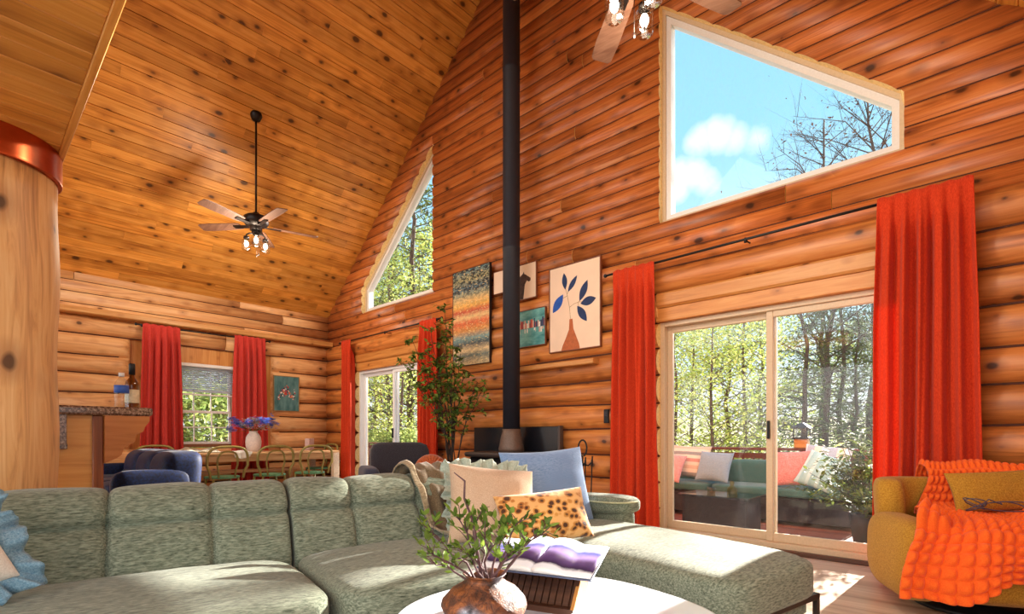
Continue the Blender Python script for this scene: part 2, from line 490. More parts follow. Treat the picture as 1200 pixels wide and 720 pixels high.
mb = MB()
fg = lambda x, o, z: (x, YG-o, z)
DX0, DX1 = -2.41, -.35
EX0, EX1 = 2*XM-DX1, 2*XM-DX0
def const(a): return lambda z: a
c0 = 0
for i in range(10):
    z0, z1 = i*PL, (i+1)*PL
    if z1 <= DZ+.001:
        segs = [(const(XL-.1), const(EX0), False, False), (const(EX1), const(DX0), False, False), (const(DX1), const(XR+.1), False, False)]
    else:
        segs = [(const(XL-.1), const(XR+.1), False, False)]
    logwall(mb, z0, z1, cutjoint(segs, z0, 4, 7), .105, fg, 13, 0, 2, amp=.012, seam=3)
z = ZLOW; i = 0
while z < ZR-.02:
    z0, z1 = z, min(z+PU, ZR-.01)
    rl = lambda q: XL+max(0, (q-ZE)/SL)-.06
    rr_ = lambda q: XR-max(0, (q-ZE)/SLR)+.06
    if z0 >= WB-.001 and z0 < WTL-.01:
        segs = [(rl, (lambda q: XM-win_x(q)), False, False), (const(XM-WIN[0]), const(XM+WIN[0]), False, False), ((lambda q: XM+win_x(q)), rr_, False, False)]
    else:
        segs = [(rl, rr_, False, False)]
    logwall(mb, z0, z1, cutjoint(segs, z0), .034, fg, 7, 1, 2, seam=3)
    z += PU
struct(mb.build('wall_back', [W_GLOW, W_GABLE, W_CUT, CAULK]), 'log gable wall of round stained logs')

mb = MB()
fl_ = lambda x, o, z: (XL+o, x, z)
LW = (1.74, 3.76)
for i in range(10):
    z0, z1 = i*PL, (i+1)*PL
    if .80 < z0 < 2.3:
        segs = [(const(YB), const(LW[0]), False, True), (const(LW[1]), const(YG+.05), True, False)]
    else:
        segs = [(const(YB), const(YG+.05), False, False)]
    logwall(mb, z0, z1, cutjoint(segs, z0, 3, 6), .115, fl_, 13, 0, 0, amp=.012, seam=1)
z = ZLOW
while z < ZE-.01:
    logwall(mb, z, min(z+PU, ZE+.06), cutjoint([(const(YB), const(YG+.02), False, False)], z, 2, 4), .036, fl_, 7, 0, 0, seam=1)
    z += PU
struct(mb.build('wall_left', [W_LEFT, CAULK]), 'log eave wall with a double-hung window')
# plain right wall (outside the frame)
mb = MB()
fr2 = lambda x, o, z: (XR-o, x, z)
for i in range(10):
    logwall(mb, i*PL, (i+1)*PL, [(const(1.2), const(YG+.05), False, False)], .095, fr2, 9, 0, 0)
z = ZLOW
while z < ZE-.01:
    logwall(mb, z, min(z+PU, ZE+.06), [(const(1.2), const(YG+.02), False, False)], .036, fr2, 7, 0, 0)
    z += PU
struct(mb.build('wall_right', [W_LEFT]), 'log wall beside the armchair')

# ceiling boards
mb = MB()
bw = .138; slen = math.hypot(1, SL)
def roofpt(side, s, up, y):
    g = SL if side == 0 else SLR; sl_ = math.hypot(1, g)
    x = s/sl_; zz = ZE+g*x
    nx, nz = -g/sl_, 1/sl_
    x += nx*up; zz += nz*up
    return ((XL+x) if side == 0 else (XR-x), y, zz)
for side in (0, 1):
    s = -.12
    tot = (XM-XL)*slen+.002 if side == 0 else (XR-XM)*math.hypot(1, SLR)+.002
    while s < tot:
        s1 = min(s+bw, tot)
        y = YB+rng.uniform(0, 2.5)
        ys = [YB]
        while y < YG-.3:
            ys.append(y); y += rng.uniform(1.4, 3.8)
        ys.append(YG+.02)
        for a, b in zip(ys, ys[1:]):
            r = rng.random()*.95+.03
            prof = [(s, .012), (s+.005, 0), (s1-.005, 0), (s1, .012)]
            V = [roofpt(side, p, u, yy) for yy in (a+.0015, b-.0015) for p, u in prof]
            F = [[k, k+1, k+5, k+4] for k in range(3)]
            mb.add(V, F, 0, False, r)
        s = s1
    V = [roofpt(side, p, .02, yy) for yy in (YB, YG+.1) for p in (-.3, tot+.02)]
    mb.add(V, [[0, 1, 3, 2]], 0, False, .5)
struct(mb.build('ceiling', [W_CEIL]), 'sloped pine board ceiling')

# loft soffit over the kitchen side
mb = MB(); ZL, YLF = 2.45, .375
x = XL; LX1 = -1.55
y = YB
k = 0
while x < LX1:
    x1 = min(x+.128, LX1); r = rng.random()
    mb.box(x+.001, x1-.001, YB, YLF-.02, ZL, ZL+.03, .004, 0, rnd=r)
    x = x1
mb.box(XL, LX1, YB, YLF-.01, ZL+.03, ZL+.20, .004, 0, rnd=.4)
struct(mb.build('ceiling_loft', [W_CEIL]), 'board soffit of the loft')
struct(MB().box(XL+.12, LX1, YLF-.022, YLF+.006, ZL-.010, ZL+.21, .003, rnd=.8).build('trim_1', [W_CEILX]), 'edge board along the loft')
struct(MB().box(XL+.02, XL+.235, YB, YG-.02, ZLOW-.01, ZLOW+.075, .012).build('trim_2', [W_TRIMY]), 'long ledge beam on the left wall')

# floor
mb = MB()
y = YB
while y < YG:
    x = XL-.3-rng.random()
    y1 = min(y+.14, YG+.02)
    while x < XR+.1:
        x1 = x+rng.uniform(1.2, 2.4)
        mb.add([(x+.001, y+.001, 0), (x1-.001, y+.001, 0), (x1-.001, y1-.001, 0), (x+.001, y1-.001, 0)], [[0, 1, 2, 3]], 0, False, rng.random()*.9+.05)
        x = x1
    y = y1
mb.box(XL-.3, XR+.3, YB, YG+.05, -.12, -.002, .002, 0, rnd=.5)
struct(mb.build('floor', [W_FLOOR]), 'pale wood plank floor')

# log post with copper collar
post = thing('log_post', 'thick peeled log post under the loft edge with a copper collar', None, (-3.589, .096, 0), kind='structure')
def wobp(a, z): return 1+.012*math.sin(2*a+z*1.3)+.01*math.sin(3*a-z*2.1+1)
prof = [(.270+.006*math.sin(i*.9), i*.115) for i in range(21)]
prof = [(r, min(z, 2.30)) for r, z in prof]
MB().lathe(prof, 40, wob=wobp).build('post_shaft', W_POST, post)
MB().lathe([(.277, 2.300), (.2825, 2.300), (.2835, 2.301), (.284, 2.303), (.284, 2.32), (.284, 2.43), (.284, 2.447), (.2835, 2.449), (.277, 2.45)], 48).build('collar', COPPER, post)

# ------------------------------------------------------------------ windows and doors
def raked_window(name, sgn, label):
    root = thing(name, label, None, kind='structure')
    def pt(d, z, y): return (XM+sgn*d, y, z)
    inner = [(WIN[0]+.0, WB), (WIN[1], WB), (WIN[1], WTH), (WIN[0], WTL)]
    def inset(poly, t):
        n = len(poly); out = []
        P = [Vector(p) for p in poly]
        for i in range(n):
            a, b, c = P[i-1], P[i], P[(i+1) % n]
            d1 = (b-a).normalized(); d2 = (c-b).normalized()
            n1 = Vector((-d1.y, d1.x)); n2 = Vector((-d2.y, d2.x))
            m = (n1+n2); m = m/(m.length**2)*2
            out.append(tuple(b+m*t))
        return out
    def ring(m, a, b, y0, y1, mat=0):
        n = 4
        V = [pt(d, z, y0) for d, z in a]+[pt(d, z, y0) for d, z in b]+[pt(d, z, y1) for d, z in a]+[pt(d, z, y1) for d, z in b]
        F = []
        for i in range(n):
            j = (i+1) % n
            F += [[i, j, n+j, n+i], [2*n+i, 3*n+i, 3*n+j, 2*n+j], [i, 2*n+i, 2*n+j, j], [n+i, n+j, 3*n+j, 3*n+i]]
        m.add(V, F, mat)
    p0 = inset(inner, -.004); p1 = inset(inner, .035); p2 = inset(inner, .085)
    m = MB(); ring(m, p0, p1, YG+.045, YG+.16); m.build('casing', TANF, root)
    m = MB(); ring(m, p1, p2, YG+.065, YG+.16); m.build('frame', WHITE, root)
    m = MB()
    n = 4
    V = [pt(d, z, YG+.12) for d, z in p2]+[pt(d, z, YG+.126) for d, z in p2]
    m.add(V, [[0, 1, 2, 3], [4, 5, 6, 7]]); m.build('pane', GLASS, root)
raked_window('window_1', 1, 'raked window above the sliding door')
raked_window('window_2', -1, 'raked window above the plant')

def slider(name, x0, x1, label, fm):
    root = thing(name, label, None, kind='structure')
    t = .045; zt, zb = 2.15, .02
    ya, yb = YG-.02, YG+.12
    m = MB()
    m.box(x0, x0+t, ya, yb, zb, zt, .004); m.box(x1-t, x1, ya, yb, zb, zt, .004)
    m.box(x0+t, x1-t, ya, yb, zt-t, zt, .004); m.box(x0+t, x1-t, ya-.03, yb, zb, zb+.06, .004)
    m.build('frame', fm, root)
    # interior casing and header
    m = MB()
    m.box(x0-.02, x1+.02, ya-.055, YG+.12, zt, zt+.135, .006, rnd=.6); m.box(x0-.02, x1+.02, ya-.085, YG+.12, zt+.135, DZ+.005, .02, rnd=.2)
    m.build('header', W_TRIM, root)
    m = MB(); m.box(x0-.0, x1+.0, YG-.10, ya-.03, 0, .035, .004, rnd=.3); m.build('threshold', W_WALNUT, root)
    xm = (x0+x1)/2
    for k, (a, b, yo) in enumerate(((x0+t, xm+.035, .05), (xm-.035, x1-t, .0))):
        p = MB(); s = .055; y0_, y1_ = YG+yo+.0, YG+yo+.04
        p.box(a, a+s, y0_, y1_, zb+.06, zt-t, .004); p.box(b-s, b, y0_, y1_, zb+.06, zt-t, .004)
        p.box(a+s, b-s, y0_, y1_, zt-t-s, zt-t, .004); p.box(a+s, b-s, y0_, y1_, zb+.06, zb+.06+s+.02, .004)
        po = p.build('sash', fm, root)
        g = MB(); g.box(a+s, b-s, y0_+.016, y0_+.022, zb+.06+s+.02, zt-t-s, .0008); g.build('pane', GLASS, po)
        if k == 1:
            h = MB(); h.box(a+.012, a+.034, y0_-.03, y0_, .98, 1.14, .006); h.build('handle', BLACK, po)
    return root
slider('door_1', DX0, DX1, 'sliding glass door to the deck', TANF)
slider('door_2', EX0, EX1, 'sliding glass door behind the plant', WHITE)

# left window (double hung) in left wall
root = thing('window_3', 'double-hung window above the dining table', None, kind='structure')
y0, y1, z0, z1 = 2.24, 3.18, .83, 2.16
m = MB()
m.box(XL-.13, XL+.0, LW[0]-.1, y0, .81, 2.43, .004, rnd=.2); m.box(XL-.13, XL+.0, y1, LW[1]+.1, .81, 2.43, .004, rnd=.5); m.box(XL-.13, XL+.012, y0, y1, 2.16, 2.43, .01, rnd=.7)
m.build('casing', W_TRIMZ, root)
m = MB()
for a, b, c, d in ((y0, y0+.05, z0, z1), (y1-.05, y1, z0, z1), (y0+.05, y1-.05, z0, z0+.05), (y0+.05, y1-.05, z1-.05, z1)):
    m.box(XL-.1, XL+.03, a, b, c, d, .004)
m.build('frame', plain('brown_frame', (128, 82, 50), .5), root)
zm = 1.40
for a, b, xo in ((z0+.05, zm+.02, 0), (zm-.02, z1-.05, -.035)):
    p = MB(); s = .04
    p.box(XL-.06+xo, XL-.03+xo, y0+.05, y0+.05+s, a, b, .003); p.box(XL-.06+xo, XL-.03+xo, y1-.05-s, y1-.05, a, b, .003)
    p.box(XL-.06+xo, XL-.03+xo, y0+.05+s, y1-.05-s, a, a+s, .003); p.box(XL-.06+xo, XL-.03+xo, y0+.05+s, y1-.05-s, b-s, b, .003)
    for q in (1, 2):
        yy = y0+.09+(y1-y0-.18)*q/3
        p.box(XL-.055+xo, XL-.035+xo, yy-.009, yy+.009, a+s, b-s, .002)
    p.box(XL-.055+xo, XL-.035+xo, y0+.09, y1-.09, (a+b)/2-.009, (a+b)/2+.009, .002)
    po = p.build('sash', WHITE, root)
    MB().box(XL-.048+xo, XL-.043+xo, y0+.09, y1-.09, a+s, b-s, .0008).build('pane', GLASS, po)
bl = thing('window_blind', 'white slatted blind half raised in the dining window', 'blind', (XL+.06, (y0+y1)/2, 0))
MB().box(-.02, .03, -.42, .42, 2.11, 2.16, .004).build('headrail', WHITE, bl)
m = MB()
for k in range(13):
    zz = 2.09-k*.031
    m.box(-.027, .027, -.41, .41, -.001, .001, .0004, M=Matrix.Translation((0, 0, zz)) @ Matrix.Rotation(R_(-20), 4, 'Y'))
m.build('slats', plain('blind_slat', (206, 214, 226), .4, var=.02), bl)
MB().box(-.022, .022, -.41, .41, 1.655, 1.68, .004).build('bottom_rail', WHITE, bl)

# ------------------------------------------------------------------ curtains
def curtain(label, group, loc, rz, w, z0, z1, folds, mat, seed, flare=.1, depth=.044, wtop=None):
    r = random.Random(seed)
    ph = [r.uniform(0, 6) for _ in range(6)]; wt = wtop or w*.93
    def f(a, b):
        t = 1-b                                # b: 0 bottom 1 top
        z = z0+(z1-z0)*b
        ww = wt+(w-wt)*min(1, t*3)
        s = a+.018*math.sin(a*9+ph[0])*t+.012*math.sin(a*21+ph[4])
        x = (s-.5)*ww+flare*(a-.5)*t*t+.012*math.sin(t*4+a*7+ph[5])*t
        d = depth*(.45+.55*min(1, t*6))*(1+.3*math.sin(a*5+ph[1]))
        y = d*math.sin(2*PI*folds*s+ph[2]+.35*math.sin(t*3+ph[3]))+d*.35*math.sin(2*PI*folds*2.3*s+ph[0]+t*1.5)
        g = min(1, max(0, (b-.90)/.05)); y = y*(1-.72*g)-.024*g
        return (x, y, z+(.008*math.sin(2*PI*folds*s*1.0+ph[2]) if b > .98 else 0))
    m = MB(); m.grid(f, int(folds*14), 46)
    o = m.build('curtain', mat, None, loc, (0, 0, rz))
    sm = o.modifiers.new('thick', 'SOLIDIFY'); sm.thickness = .004; sm.offset = 0
    return tag(o, label, 'curtain', group)
YC = YG-.20
curtain('tall red curtain between the sliding door and the leaf print', None, (-2.60, YC, 0), 0, .50, .05, 2.72, 5, RED, 1, .06)
curtain('tall red curtain behind the mustard armchair', None, (-.315, YC, 0), 0, .56, .05, 2.76, 5.5, RED, 2, .04)
curtain('red curtain hanging in the log corner beside the dining table', None, (-8.22, YC, 0), 0, .36, .05, 2.69, 4.5, RED, 3, .04)
curtain('red curtain hanging behind the leafy tall plant', None, (-5.93, YC, 0), 0, .42, .05, 2.70, 4.5, RED, 4, .04)
XC = XL+.225
curtain('coral curtain on the window side near the kitchen bar and bottles', None, (XC, 2.08, 0), R_(90), .50, .06, 2.66, 5, RED2, 5, .1)
curtain('coral curtain between the dining window and the small teal painting', None, (XC, 3.33, 0), R_(90), .52, .06, 2.67, 5, RED2, 6, .06)
def rod(label, p0, p1, off, n=3):
    p0, p1 = Vector(p0), Vector(p1)
    r = thing('curtain_rod', label, 'curtain rod', tuple(p0))
    d = p1-p0
    MB().tube([(0, 0, 0), tuple(d)], .011, 10).build('rod', BLACK, r)
    for q in ([.03, .5, .97] if n == 3 else [.03, .97]):
        a = d*q
        mm = MB(); mm.tube([a, a+Vector(off)*.5+Vector((0, 0, -.005)), a+Vector(off)], .007, 8)
        mm.tube([a+Vector((0, 0, -.03)), a+Vector((0, 0, .012))], .012, 8)
        mm.build('bracket', BLACK, r)
    for q in (d*-.008, d*1.008):
        MB().sell(tuple(q), (.02, .02, .02), 1, 10, 8).build('finial', BLACK, r)
rod('long black curtain rod above the sliding door', (-2.92, YC, 2.70), (-.13, YC, 2.735), (0, .12, .0))
rod('black curtain rod above the door behind the plant', (-8.45, YC, 2.67), (-5.66, YC, 2.68), (0, .12, 0))
rod('black curtain rod over the dining window', (XC, 1.78, 2.635), (XC, 3.64, 2.635), (-.11, 0, 0), 2)

# ------------------------------------------------------------------ ceiling fans
BULB = None
def bulbm():
    t = NT('bulb_glow'); e = t.n('ShaderNodeEmission'); e.inputs[0].default_value = (1, .86, .66, 1); e.inputs[1].default_value = 7
    return t.done(e.outputs[0])
BULB = bulbm()
def fan(label, x, y, zm, zc, a0, cutx):
    r = thing('ceiling_fan', label, 'ceiling fan', (x, y, zm))
    top = zc-zm
    mm = MB(); mm.lathe([(.0, top+.03), (.07, top+.03), (.075, top-.0), (.05, top-.06), (.02, top-.075), (0, top-.075)], 20); mm.build('canopy', BRONZE, r)
    MB().tube([(0, 0, .1), (0, 0, top-.05)], .013, 10).build('downrod', BRONZE, r)
    MB().lathe([(0, .14), (.04, .13), (.045, .10), (.12, .085), (.15, .06), (.152, 0), (.13, -.03), (.09, -.05), (.075, -.06), (.075, -.10), (0, -.10)], 28).build('motor', BRONZE, r)
    for k in range(5):
        an = a0+k*2*PI/5
        M = Matrix.Rotation(an, 4, 'Z') @ Matrix.Translation((0, 0, -.035)) @ Matrix.Rotation(R_(11), 4, 'X')
        b = MB(); pl = [(.2, -.055), (.26, -.068), (.6, -.078), (.74, -.072), (.765, -.055), (.765, .055), (.74, .072), (.6, .078), (.26, .068), (.2, .055)]
        n = len(pl)
        V = [(p, q, -.004) for p, q in pl]+[(p, q, .004) for p, q in pl]
        b.add(V, [list(range(n))[::-1], list(range(n, 2*n))]+[[i, (i+1) % n, n+(i+1) % n, n+i] for i in range(n)], M=M)
        bo = b.build('blade', W_BLADE, r)
        h = MB(); h.box(.10, .30, -.03, .03, -.014, -.005, .003, M=M); h.build('blade_bracket', BRONZE, bo)
    lk = MB(); lk.lathe([(0, -.10), (.05, -.10), (.055, -.13), (.03, -.17), (0, -.175)], 18)
    for k in range(3):
        an = R_(100)+k*2*PI/3
        d = Vector((math.cos(an), math.sin(an), 0))
        lk.tube([d*.03+Vector((0, 0, -.14)), d*.09+Vector((0, 0, -.13)), d*.13+Vector((0, 0, -.15)), d*.13+Vector((0, 0, -.18))], .01, 8)
        lk.lathe([(0, -.175), (.034, -.175), (.036, -.205), (0, -.205)], 14, (d.x*.13, d.y*.13, 0))
    lk.build('light_fitter', BRONZE, r)
    for k in range(3):
        an = R_(100)+k*2*PI/3
        cx, cy = math.cos(an)*.13, math.sin(an)*.13
        s = MB(); s.lathe([(.033, -.205), (.052, -.225), (.055, -.25), (.055, -.34), (.046, -.355), (.0, -.357), (0, -.353), (.044, -.351), (.051, -.338), (.051, -.25), (.048, -.228), (.03, -.207)], 18, (cx, cy, 0))
        so = s.build('light_shade', GLASSC, r)
        b = MB(); b.sell((cx, cy, -.27), (.026, .026, .04), 1, 12, 8); b.build('bulb', BULB, so)
    for dx in (-.03, .035):
        c = MB(); c.tube([(dx, .02, -.15), (dx, .02, -.40)], .002, 5); c.lathe([(0, -.40), (.007, -.405), (.008, -.43), (0, -.435)], 8, (dx, .02, 0)); c.build('pull_chain', BRONZE, r)
    return r
zc1 = ZE+SL*(-7.01-XL)
fan('bronze ceiling fan on a long rod over the dining area', -7.01, 2.66, 3.80, zc1, AZ+R_(31), 0)
xf = 2*XM+7.01
fan('bronze ceiling fan partly in view beside the raked window', xf, 2.66, 3.76, zc1, AZ+R_(24), 0)
for xx in (-7.01, xf):
    la = bpy.data.lights.new('fan_light', 'POINT'); la.energy = 60; la.color = (1, .84, .62); la.shadow_soft_size = .12
    lo = bpy.data.objects.new('fan_light', la); C.objects.link(lo); lo.location = (xx, 2.66, 3.30)

# ------------------------------------------------------------------ pictures
def picture(label, loc, rz, w, h, fm, cm, deco=None, fw=.012, d=.035, tilt=0):
    r = thing('picture', label, 'picture', loc, rot=(tilt, 0, rz))
    f = MB()
    f.box(-w/2, -w/2+fw, -d, 0, -h/2, h/2, .002); f.box(w/2-fw, w/2, -d, 0, -h/2, h/2, .002)
    f.box(-w/2+fw, w/2-fw, -d, 0, -h/2, -h/2+fw, .002); f.box(-w/2+fw, w/2-fw, -d, 0, h/2-fw, h/2, .002)
    f.build('frame', fm, r)
    c = MB(); c.box(-w/2+fw, w/2-fw, -d+.006, -.004, -h/2+fw, h/2-fw, .001)
    mats = [cm]
    if deco: mats += deco(c, w-2*fw, h-2*fw, -d+.0055)
    c.build('canvas', mats, r)
    return r
YP = YG-.10
def poly_at(c, pts, y, mat, dy=.0008):
    n = len(pts)
    # pts counter-clockwise in (x,z)
    c.add([(x, y-dy, z) for x, z in pts], [list(range(n))], mat)
    c.add([(x, y-dy, z) for x, z in pts]+[(x, y+.0006, z) for x, z in pts], [[i, (i+1) % n, n+(i+1) % n, n+i] for i in range(n)], mat)
FR_BROWN = plain('frame_brown', (120, 66, 36), .5); FR_DARK = plain('frame_dark', (34, 32, 34), .5); FR_GOLD = plain('frame_gilt', (150, 118, 70), .45)
CREAM = plain('print_cream', (238, 206, 178), .7, bscale=5, var=.02)
def leaf_deco(c, w, h, y):
    m = [plain('print_terracotta', (178, 96, 54), .8, bscale=30), plain('print_navy', (34, 52, 92), .8, bscale=20), plain('print_blue', (34, 84, 170), .8, bscale=20), plain('print_stem', (150, 120, 84), .8)]
    X = lambda a: (a-.5)*w
    Z = lambda b: (b-.5)*h
    body = [(.24, .0), (.62, .0), (.60, .06), (.55, .14), (.49, .24), (.47, .36), (.41, .36), (.40, .24), (.34, .15), (.27, .06)]
    poly_at(c, [(X(a), Z(b)) for a, b in body], y, 1)
    def leaf(cx, cz, ln, wd, an, mt):
        ln *= 1.15; wd *= 1.3
        pts = []
        for i in range(9): t = i/8; pts.append((ln*(t-.5), -wd*math.sin(PI*t)**.9*.5))
        for i in range(1, 8): t = 1-i/8; pts.append((ln*(t-.5), wd*math.sin(PI*t)**.9*.5))
        ca, sa = math.cos(R_(an)), math.sin(R_(an))
        poly_at(c, [(X(cx)+p*ca-q*sa, Z(cz)+p*sa+q*ca) for p, q in pts], y, mt)
    leaf(.31, .82, .17, .055, 96, 2); leaf(.47, .77, .18, .05, 52, 2); leaf(.17, .57, .21, .085, 52, 3)
    leaf(.69, .66, .21, .07, 64, 2); leaf(.78, .53, .18, .075, 8, 2); leaf(.66, .40, .20, .07, -56, 2)
    for pts in (((.43, .36), (.41, .5), (.36, .66), (.32, .76)), ((.36, .66), (.42, .72)), ((.36, .64), (.26, .62)), ((.41, .5), (.5, .53), (.60, .54), (.64, .6)), ((.60, .54), (.70, .53)), ((.58, .54), (.60, .47))):
        for (a, b), (a2, b2) in zip(pts, pts[1:]):
            dx, dz = X(a2)-X(a), Z(b2)-Z(b); l = math.hypot(dx, dz); nx, nz = -dz/l*.0025, dx/l*.0025
            poly_at(c, [(X(a)-nx, Z(b)-nz), (X(a2)-nx, Z(b2)-nz), (X(a2)+nx, Z(b2)+nz), (X(a)+nx, Z(b)+nz)], y, 4, .0004)
    return m
picture('cream print of blue leaves in a terracotta bottle vase', (-3.40, YP, 2.47), 0, .71, .99, FR_BROWN, CREAM, leaf_deco)
def abstract():
    t = NT('abstract_paint')
    tc = t.n('ShaderNodeTexCoord'); mp = t.n('ShaderNodeMapping'); mp.inputs['Scale'].default_value = (1, 1, 1)
    t.l(tc.outputs['Object'], mp.inputs[0])
    sx = t.n('ShaderNodeSeparateXYZ'); t.l(mp.outputs[0], sx.inputs[0])
    zf = t.math('ADD', t.math('DIVIDE', sx.outputs['Z'], 1.30), .5)
    nz = t.noise(t.coord((9, 1, 60)), 1, 3, .6); 
    nb = t.noise(t.coord((14, 1, 26)), 1, 4, .65, .6)
    zz = t.math('ADD', zf, t.math('MULTIPLY', t.math('SUBTRACT', nz, .5), .06))
    base = t.ramp(zz, [(.0, L((206, 176, 128))), (.10, L((96, 110, 104))), (.15, L((222, 190, 140))), (.22, L((64, 78, 84))), (.28, L((120, 150, 146))), (.36, L((214, 140, 60))), (.44, L((220, 96, 44))),
                      (.50, L((226, 184, 120))), (.56, L((196, 70, 34))), (.62, L((232, 170, 70))), (.68, L((226, 180, 110))), (.74, L((150, 150, 120))), (.80, L((66, 96, 112))), (.90, L((150, 142, 96))), (1., L((84, 122, 132)))])
    dash = t.ramp(nb, [(.40, L((24, 36, 56))), (.47, L((40, 76, 96))), (.53, (1, 1, 1, 1))])
    amt = t.ramp(zf, [(.0, (.35,)*3+(1,)), (.3, (.3,)*3+(1,)), (.5, (.18,)*3+(1,)), (.68, (.3,)*3+(1,)), (.8, (1, 1, 1, 1)), (1, (1, 1, 1, 1))])
    col = t.mix(t.math('ADD', amt, 0.), base, dash, 'MULTIPLY')
    light = t.ramp(t.noise(t.coord((16, 1, 34), rot=(.0, 0, 0)), 1.3, 3), [(.58, (0, 0, 0, 1)), (.64, (.8,)*3+(1,))])
    col = t.mix(light, col, L((226, 196, 130)))
    return t.done(t.bsdf(col, .6, normal=t.bump(nb, .4, .004)))
picture('tall abstract painting of blue and orange dashes beside the stove pipe', (-5.10, YP, 2.625), 0, .73, 1.31, FR_DARK, abstract(), None, .006, .045)
def horse_deco(c, w, h, y):
    m = [plain('ink_brown', (66, 44, 40), .8, bscale=25, var=.25)]
    P = [(.05, .0), (.52, .0), (.55, .2), (.58, .42), (.66, .52), (.74, .47), (.80, .50), (.80, .57), (.70, .64), (.62, .70), (.56, .73), (.54, .80), (.50, .74), (.40, .68), (.28, .58), (.18, .42), (.1, .2)]
    poly_at(c, [((a-.5)*w, (b-.5)*h) for a, b in P], y, 1)
    P = [(.0, .78), (.12, .88), (.26, .80), (.24, .74), (.14, .76), (.06, .66), (.0, .6)]
    poly_at(c, [((a-.5)*w, (b-.5)*h) for a, b in P], y, 1)
    return m
picture('cream picture of dark long-necked animal heads right of the pipe', (-4.17, YP, 2.90), 0, .44, .44, FR_BROWN, CREAM, horse_deco, .01)
picture('small cream picture mostly hidden behind the stove pipe', (-4.54, YP, 2.98), 0, .27, .29, FR_BROWN, CREAM, None, .006)
def sky_deco(c, w, h, y):
    cols = [(196, 90, 70), (226, 208, 190), (60, 64, 92), (150, 60, 60), (214, 170, 150), (90, 110, 130), (240, 230, 220)]
    m = [plain('skyline_%s' % 'abcdefg'[i], q, .8) for i, q in enumerate(cols)]+[plain('reflection', (120, 160, 160), .7)]
    r = random.Random(3); x = -w*.5
    while x < w*.5-.014:
        b = r.uniform(.012, .028); hh = r.uniform(.05, .11)
        x2 = min(x+b, w*.5)
        poly_at(c, [(x, .0), (x2-.002, .0), (x2-.002, hh), (x, hh)], y, 1+r.randrange(7))
        hh = r.uniform(.03, .09)
        if r.random() < .7: poly_at(c, [(x+.002, -.005-hh), (x2-.005, -.005-hh), (x2-.005, -.005), (x+.002, -.005)], y, 1+r.choice([1, 4, 7, 7, 6]), .0004)
        x = x2
    return m
def sea():
    t = NT('teal_paint'); n = t.noise(t.coord((5, 1, 12)), 1, 4)
    return t.done(t.bsdf(t.ramp(n, [(.35, L((40, 116, 118))), (.65, L((112, 172, 166)))]), .6))
picture('teal painting of a harbour skyline with reflections', (-4.05, YP, 2.32), 0, .48, .455, FR_BROWN, sea(), sky_deco, .01)
def flower_deco(c, w, h, y):
    cols = [(220, 210, 200), (180, 44, 50), (40, 44, 60), (210, 120, 60), (150, 60, 90)]
    m = [plain('dab_%s' % 'abcde'[i], q, .7) for i, q in enumerate(cols)]
    r = random.Random(11)
    for k in range(70):
        t = r.random(); x = (-.34+.70*t)*w; z = (-.10+.30*t+.22*math.sin(t*5))*h*.8-.02+r.gauss(0, .035)
        if t < .5: z -= .06*math.sin(t*6)
        s = r.uniform(.008, .022); a = r.random()*6
        poly_at(c, [(x+s*math.cos(a+q*PI/3)*r.uniform(.6, 1), z+s*math.sin(a+q*PI/3)*r.uniform(.6, 1)) for q in range(6)], y, 1+r.randrange(5), .0004+.0001*k/10)
    return m
def tealb():
    t = NT('teal_canvas'); n = t.noise(t.coord((10, 3, 4)), 1, 4)
    return t.done(t.bsdf(t.ramp(n, [(.35, L((46, 96, 100))), (.65, L((96, 140, 140)))]), .6))
picture('small teal painting of scattered blossoms on the window wall', (XL+.10, 3.99, 1.765), R_(90), .46, .63, FR_GOLD, tealb(), flower_deco, .012)

# ledge, thermostat, sconce on the gable
MB()
m = MB(); m.box(-.60, .60, -.13, .0, -.03, .03, .008); tag(m.build('picture_ledge', W_TRIM, None, (-3.69, YG-.085, 1.82)), 'bare wooden ledge below the leaf print', 'ledge')
m = MB(); m.box(-.03, .03, -.035, 0, -.075, .075, .006); m.box(-.018, .018, -.04, -.034, .0, .05, .002, 1)
tag(m.build('thermostat', [BLACK, CHAR], None, (-2.985, YG-.09, 1.22)), 'small black control box on the logs beside the red curtain', 'thermostat')
sc_ = thing('wall_sconce', 'small black wall light on the logs behind the plant', 'wall light', (-5.47, YG-.095, 1.22))
MB().box(-.04, .04, -.03, 0, -.05, .05, .006).build('wall_plate', BLACK, sc_)
MB().lathe([(.02, -.02), (.055, -.06), (.06, -.11), (.05, -.11), (.045, -.065), (.0, -.03)], 16, (0, -.07, .05)).build('lamp_shade', BLACK, sc_)

# ------------------------------------------------------------------ stove
st = thing('wood_stove', 'wood stove with a tall black pipe rising up the log wall', 'stove', (-4.12, 4.36, 0))
def stv(p, x, y, z): return p
MB().box(-.46, .46, -.22, .24, .16, .76, .05).build('firebox', BLACK, st)
m = MB(); m.sell((0, .01, .79), (.52, .27, .035), .35, 36, 10); m.build('top_plate', plain('stove_top', (62, 54, 52), .5, .4), st)
for x in (-.4, .4):
    for y in (-.17, .19):
        MB().lathe([(.03, 0), (.035, .02), (.025, .08), (.04, .17)], 12, (x, y, 0)).build('leg', BLACK, st)
d = MB(); d.box(-.26, .26, -.245, -.215, .28, .68, .01); do = d.build('door', BLACK, st)
MB().box(-.2, .2, -.25, -.243, .34, .62, .003).build('door_glass', plain('stove_glass', (14, 14, 16), .1), do)
MB().tube([(.22, -.25, .5), (.22, -.29, .5), (.22, -.29, .42)], .01, 8).build('handle', CHROME, do)
PX, PY = .0, .10
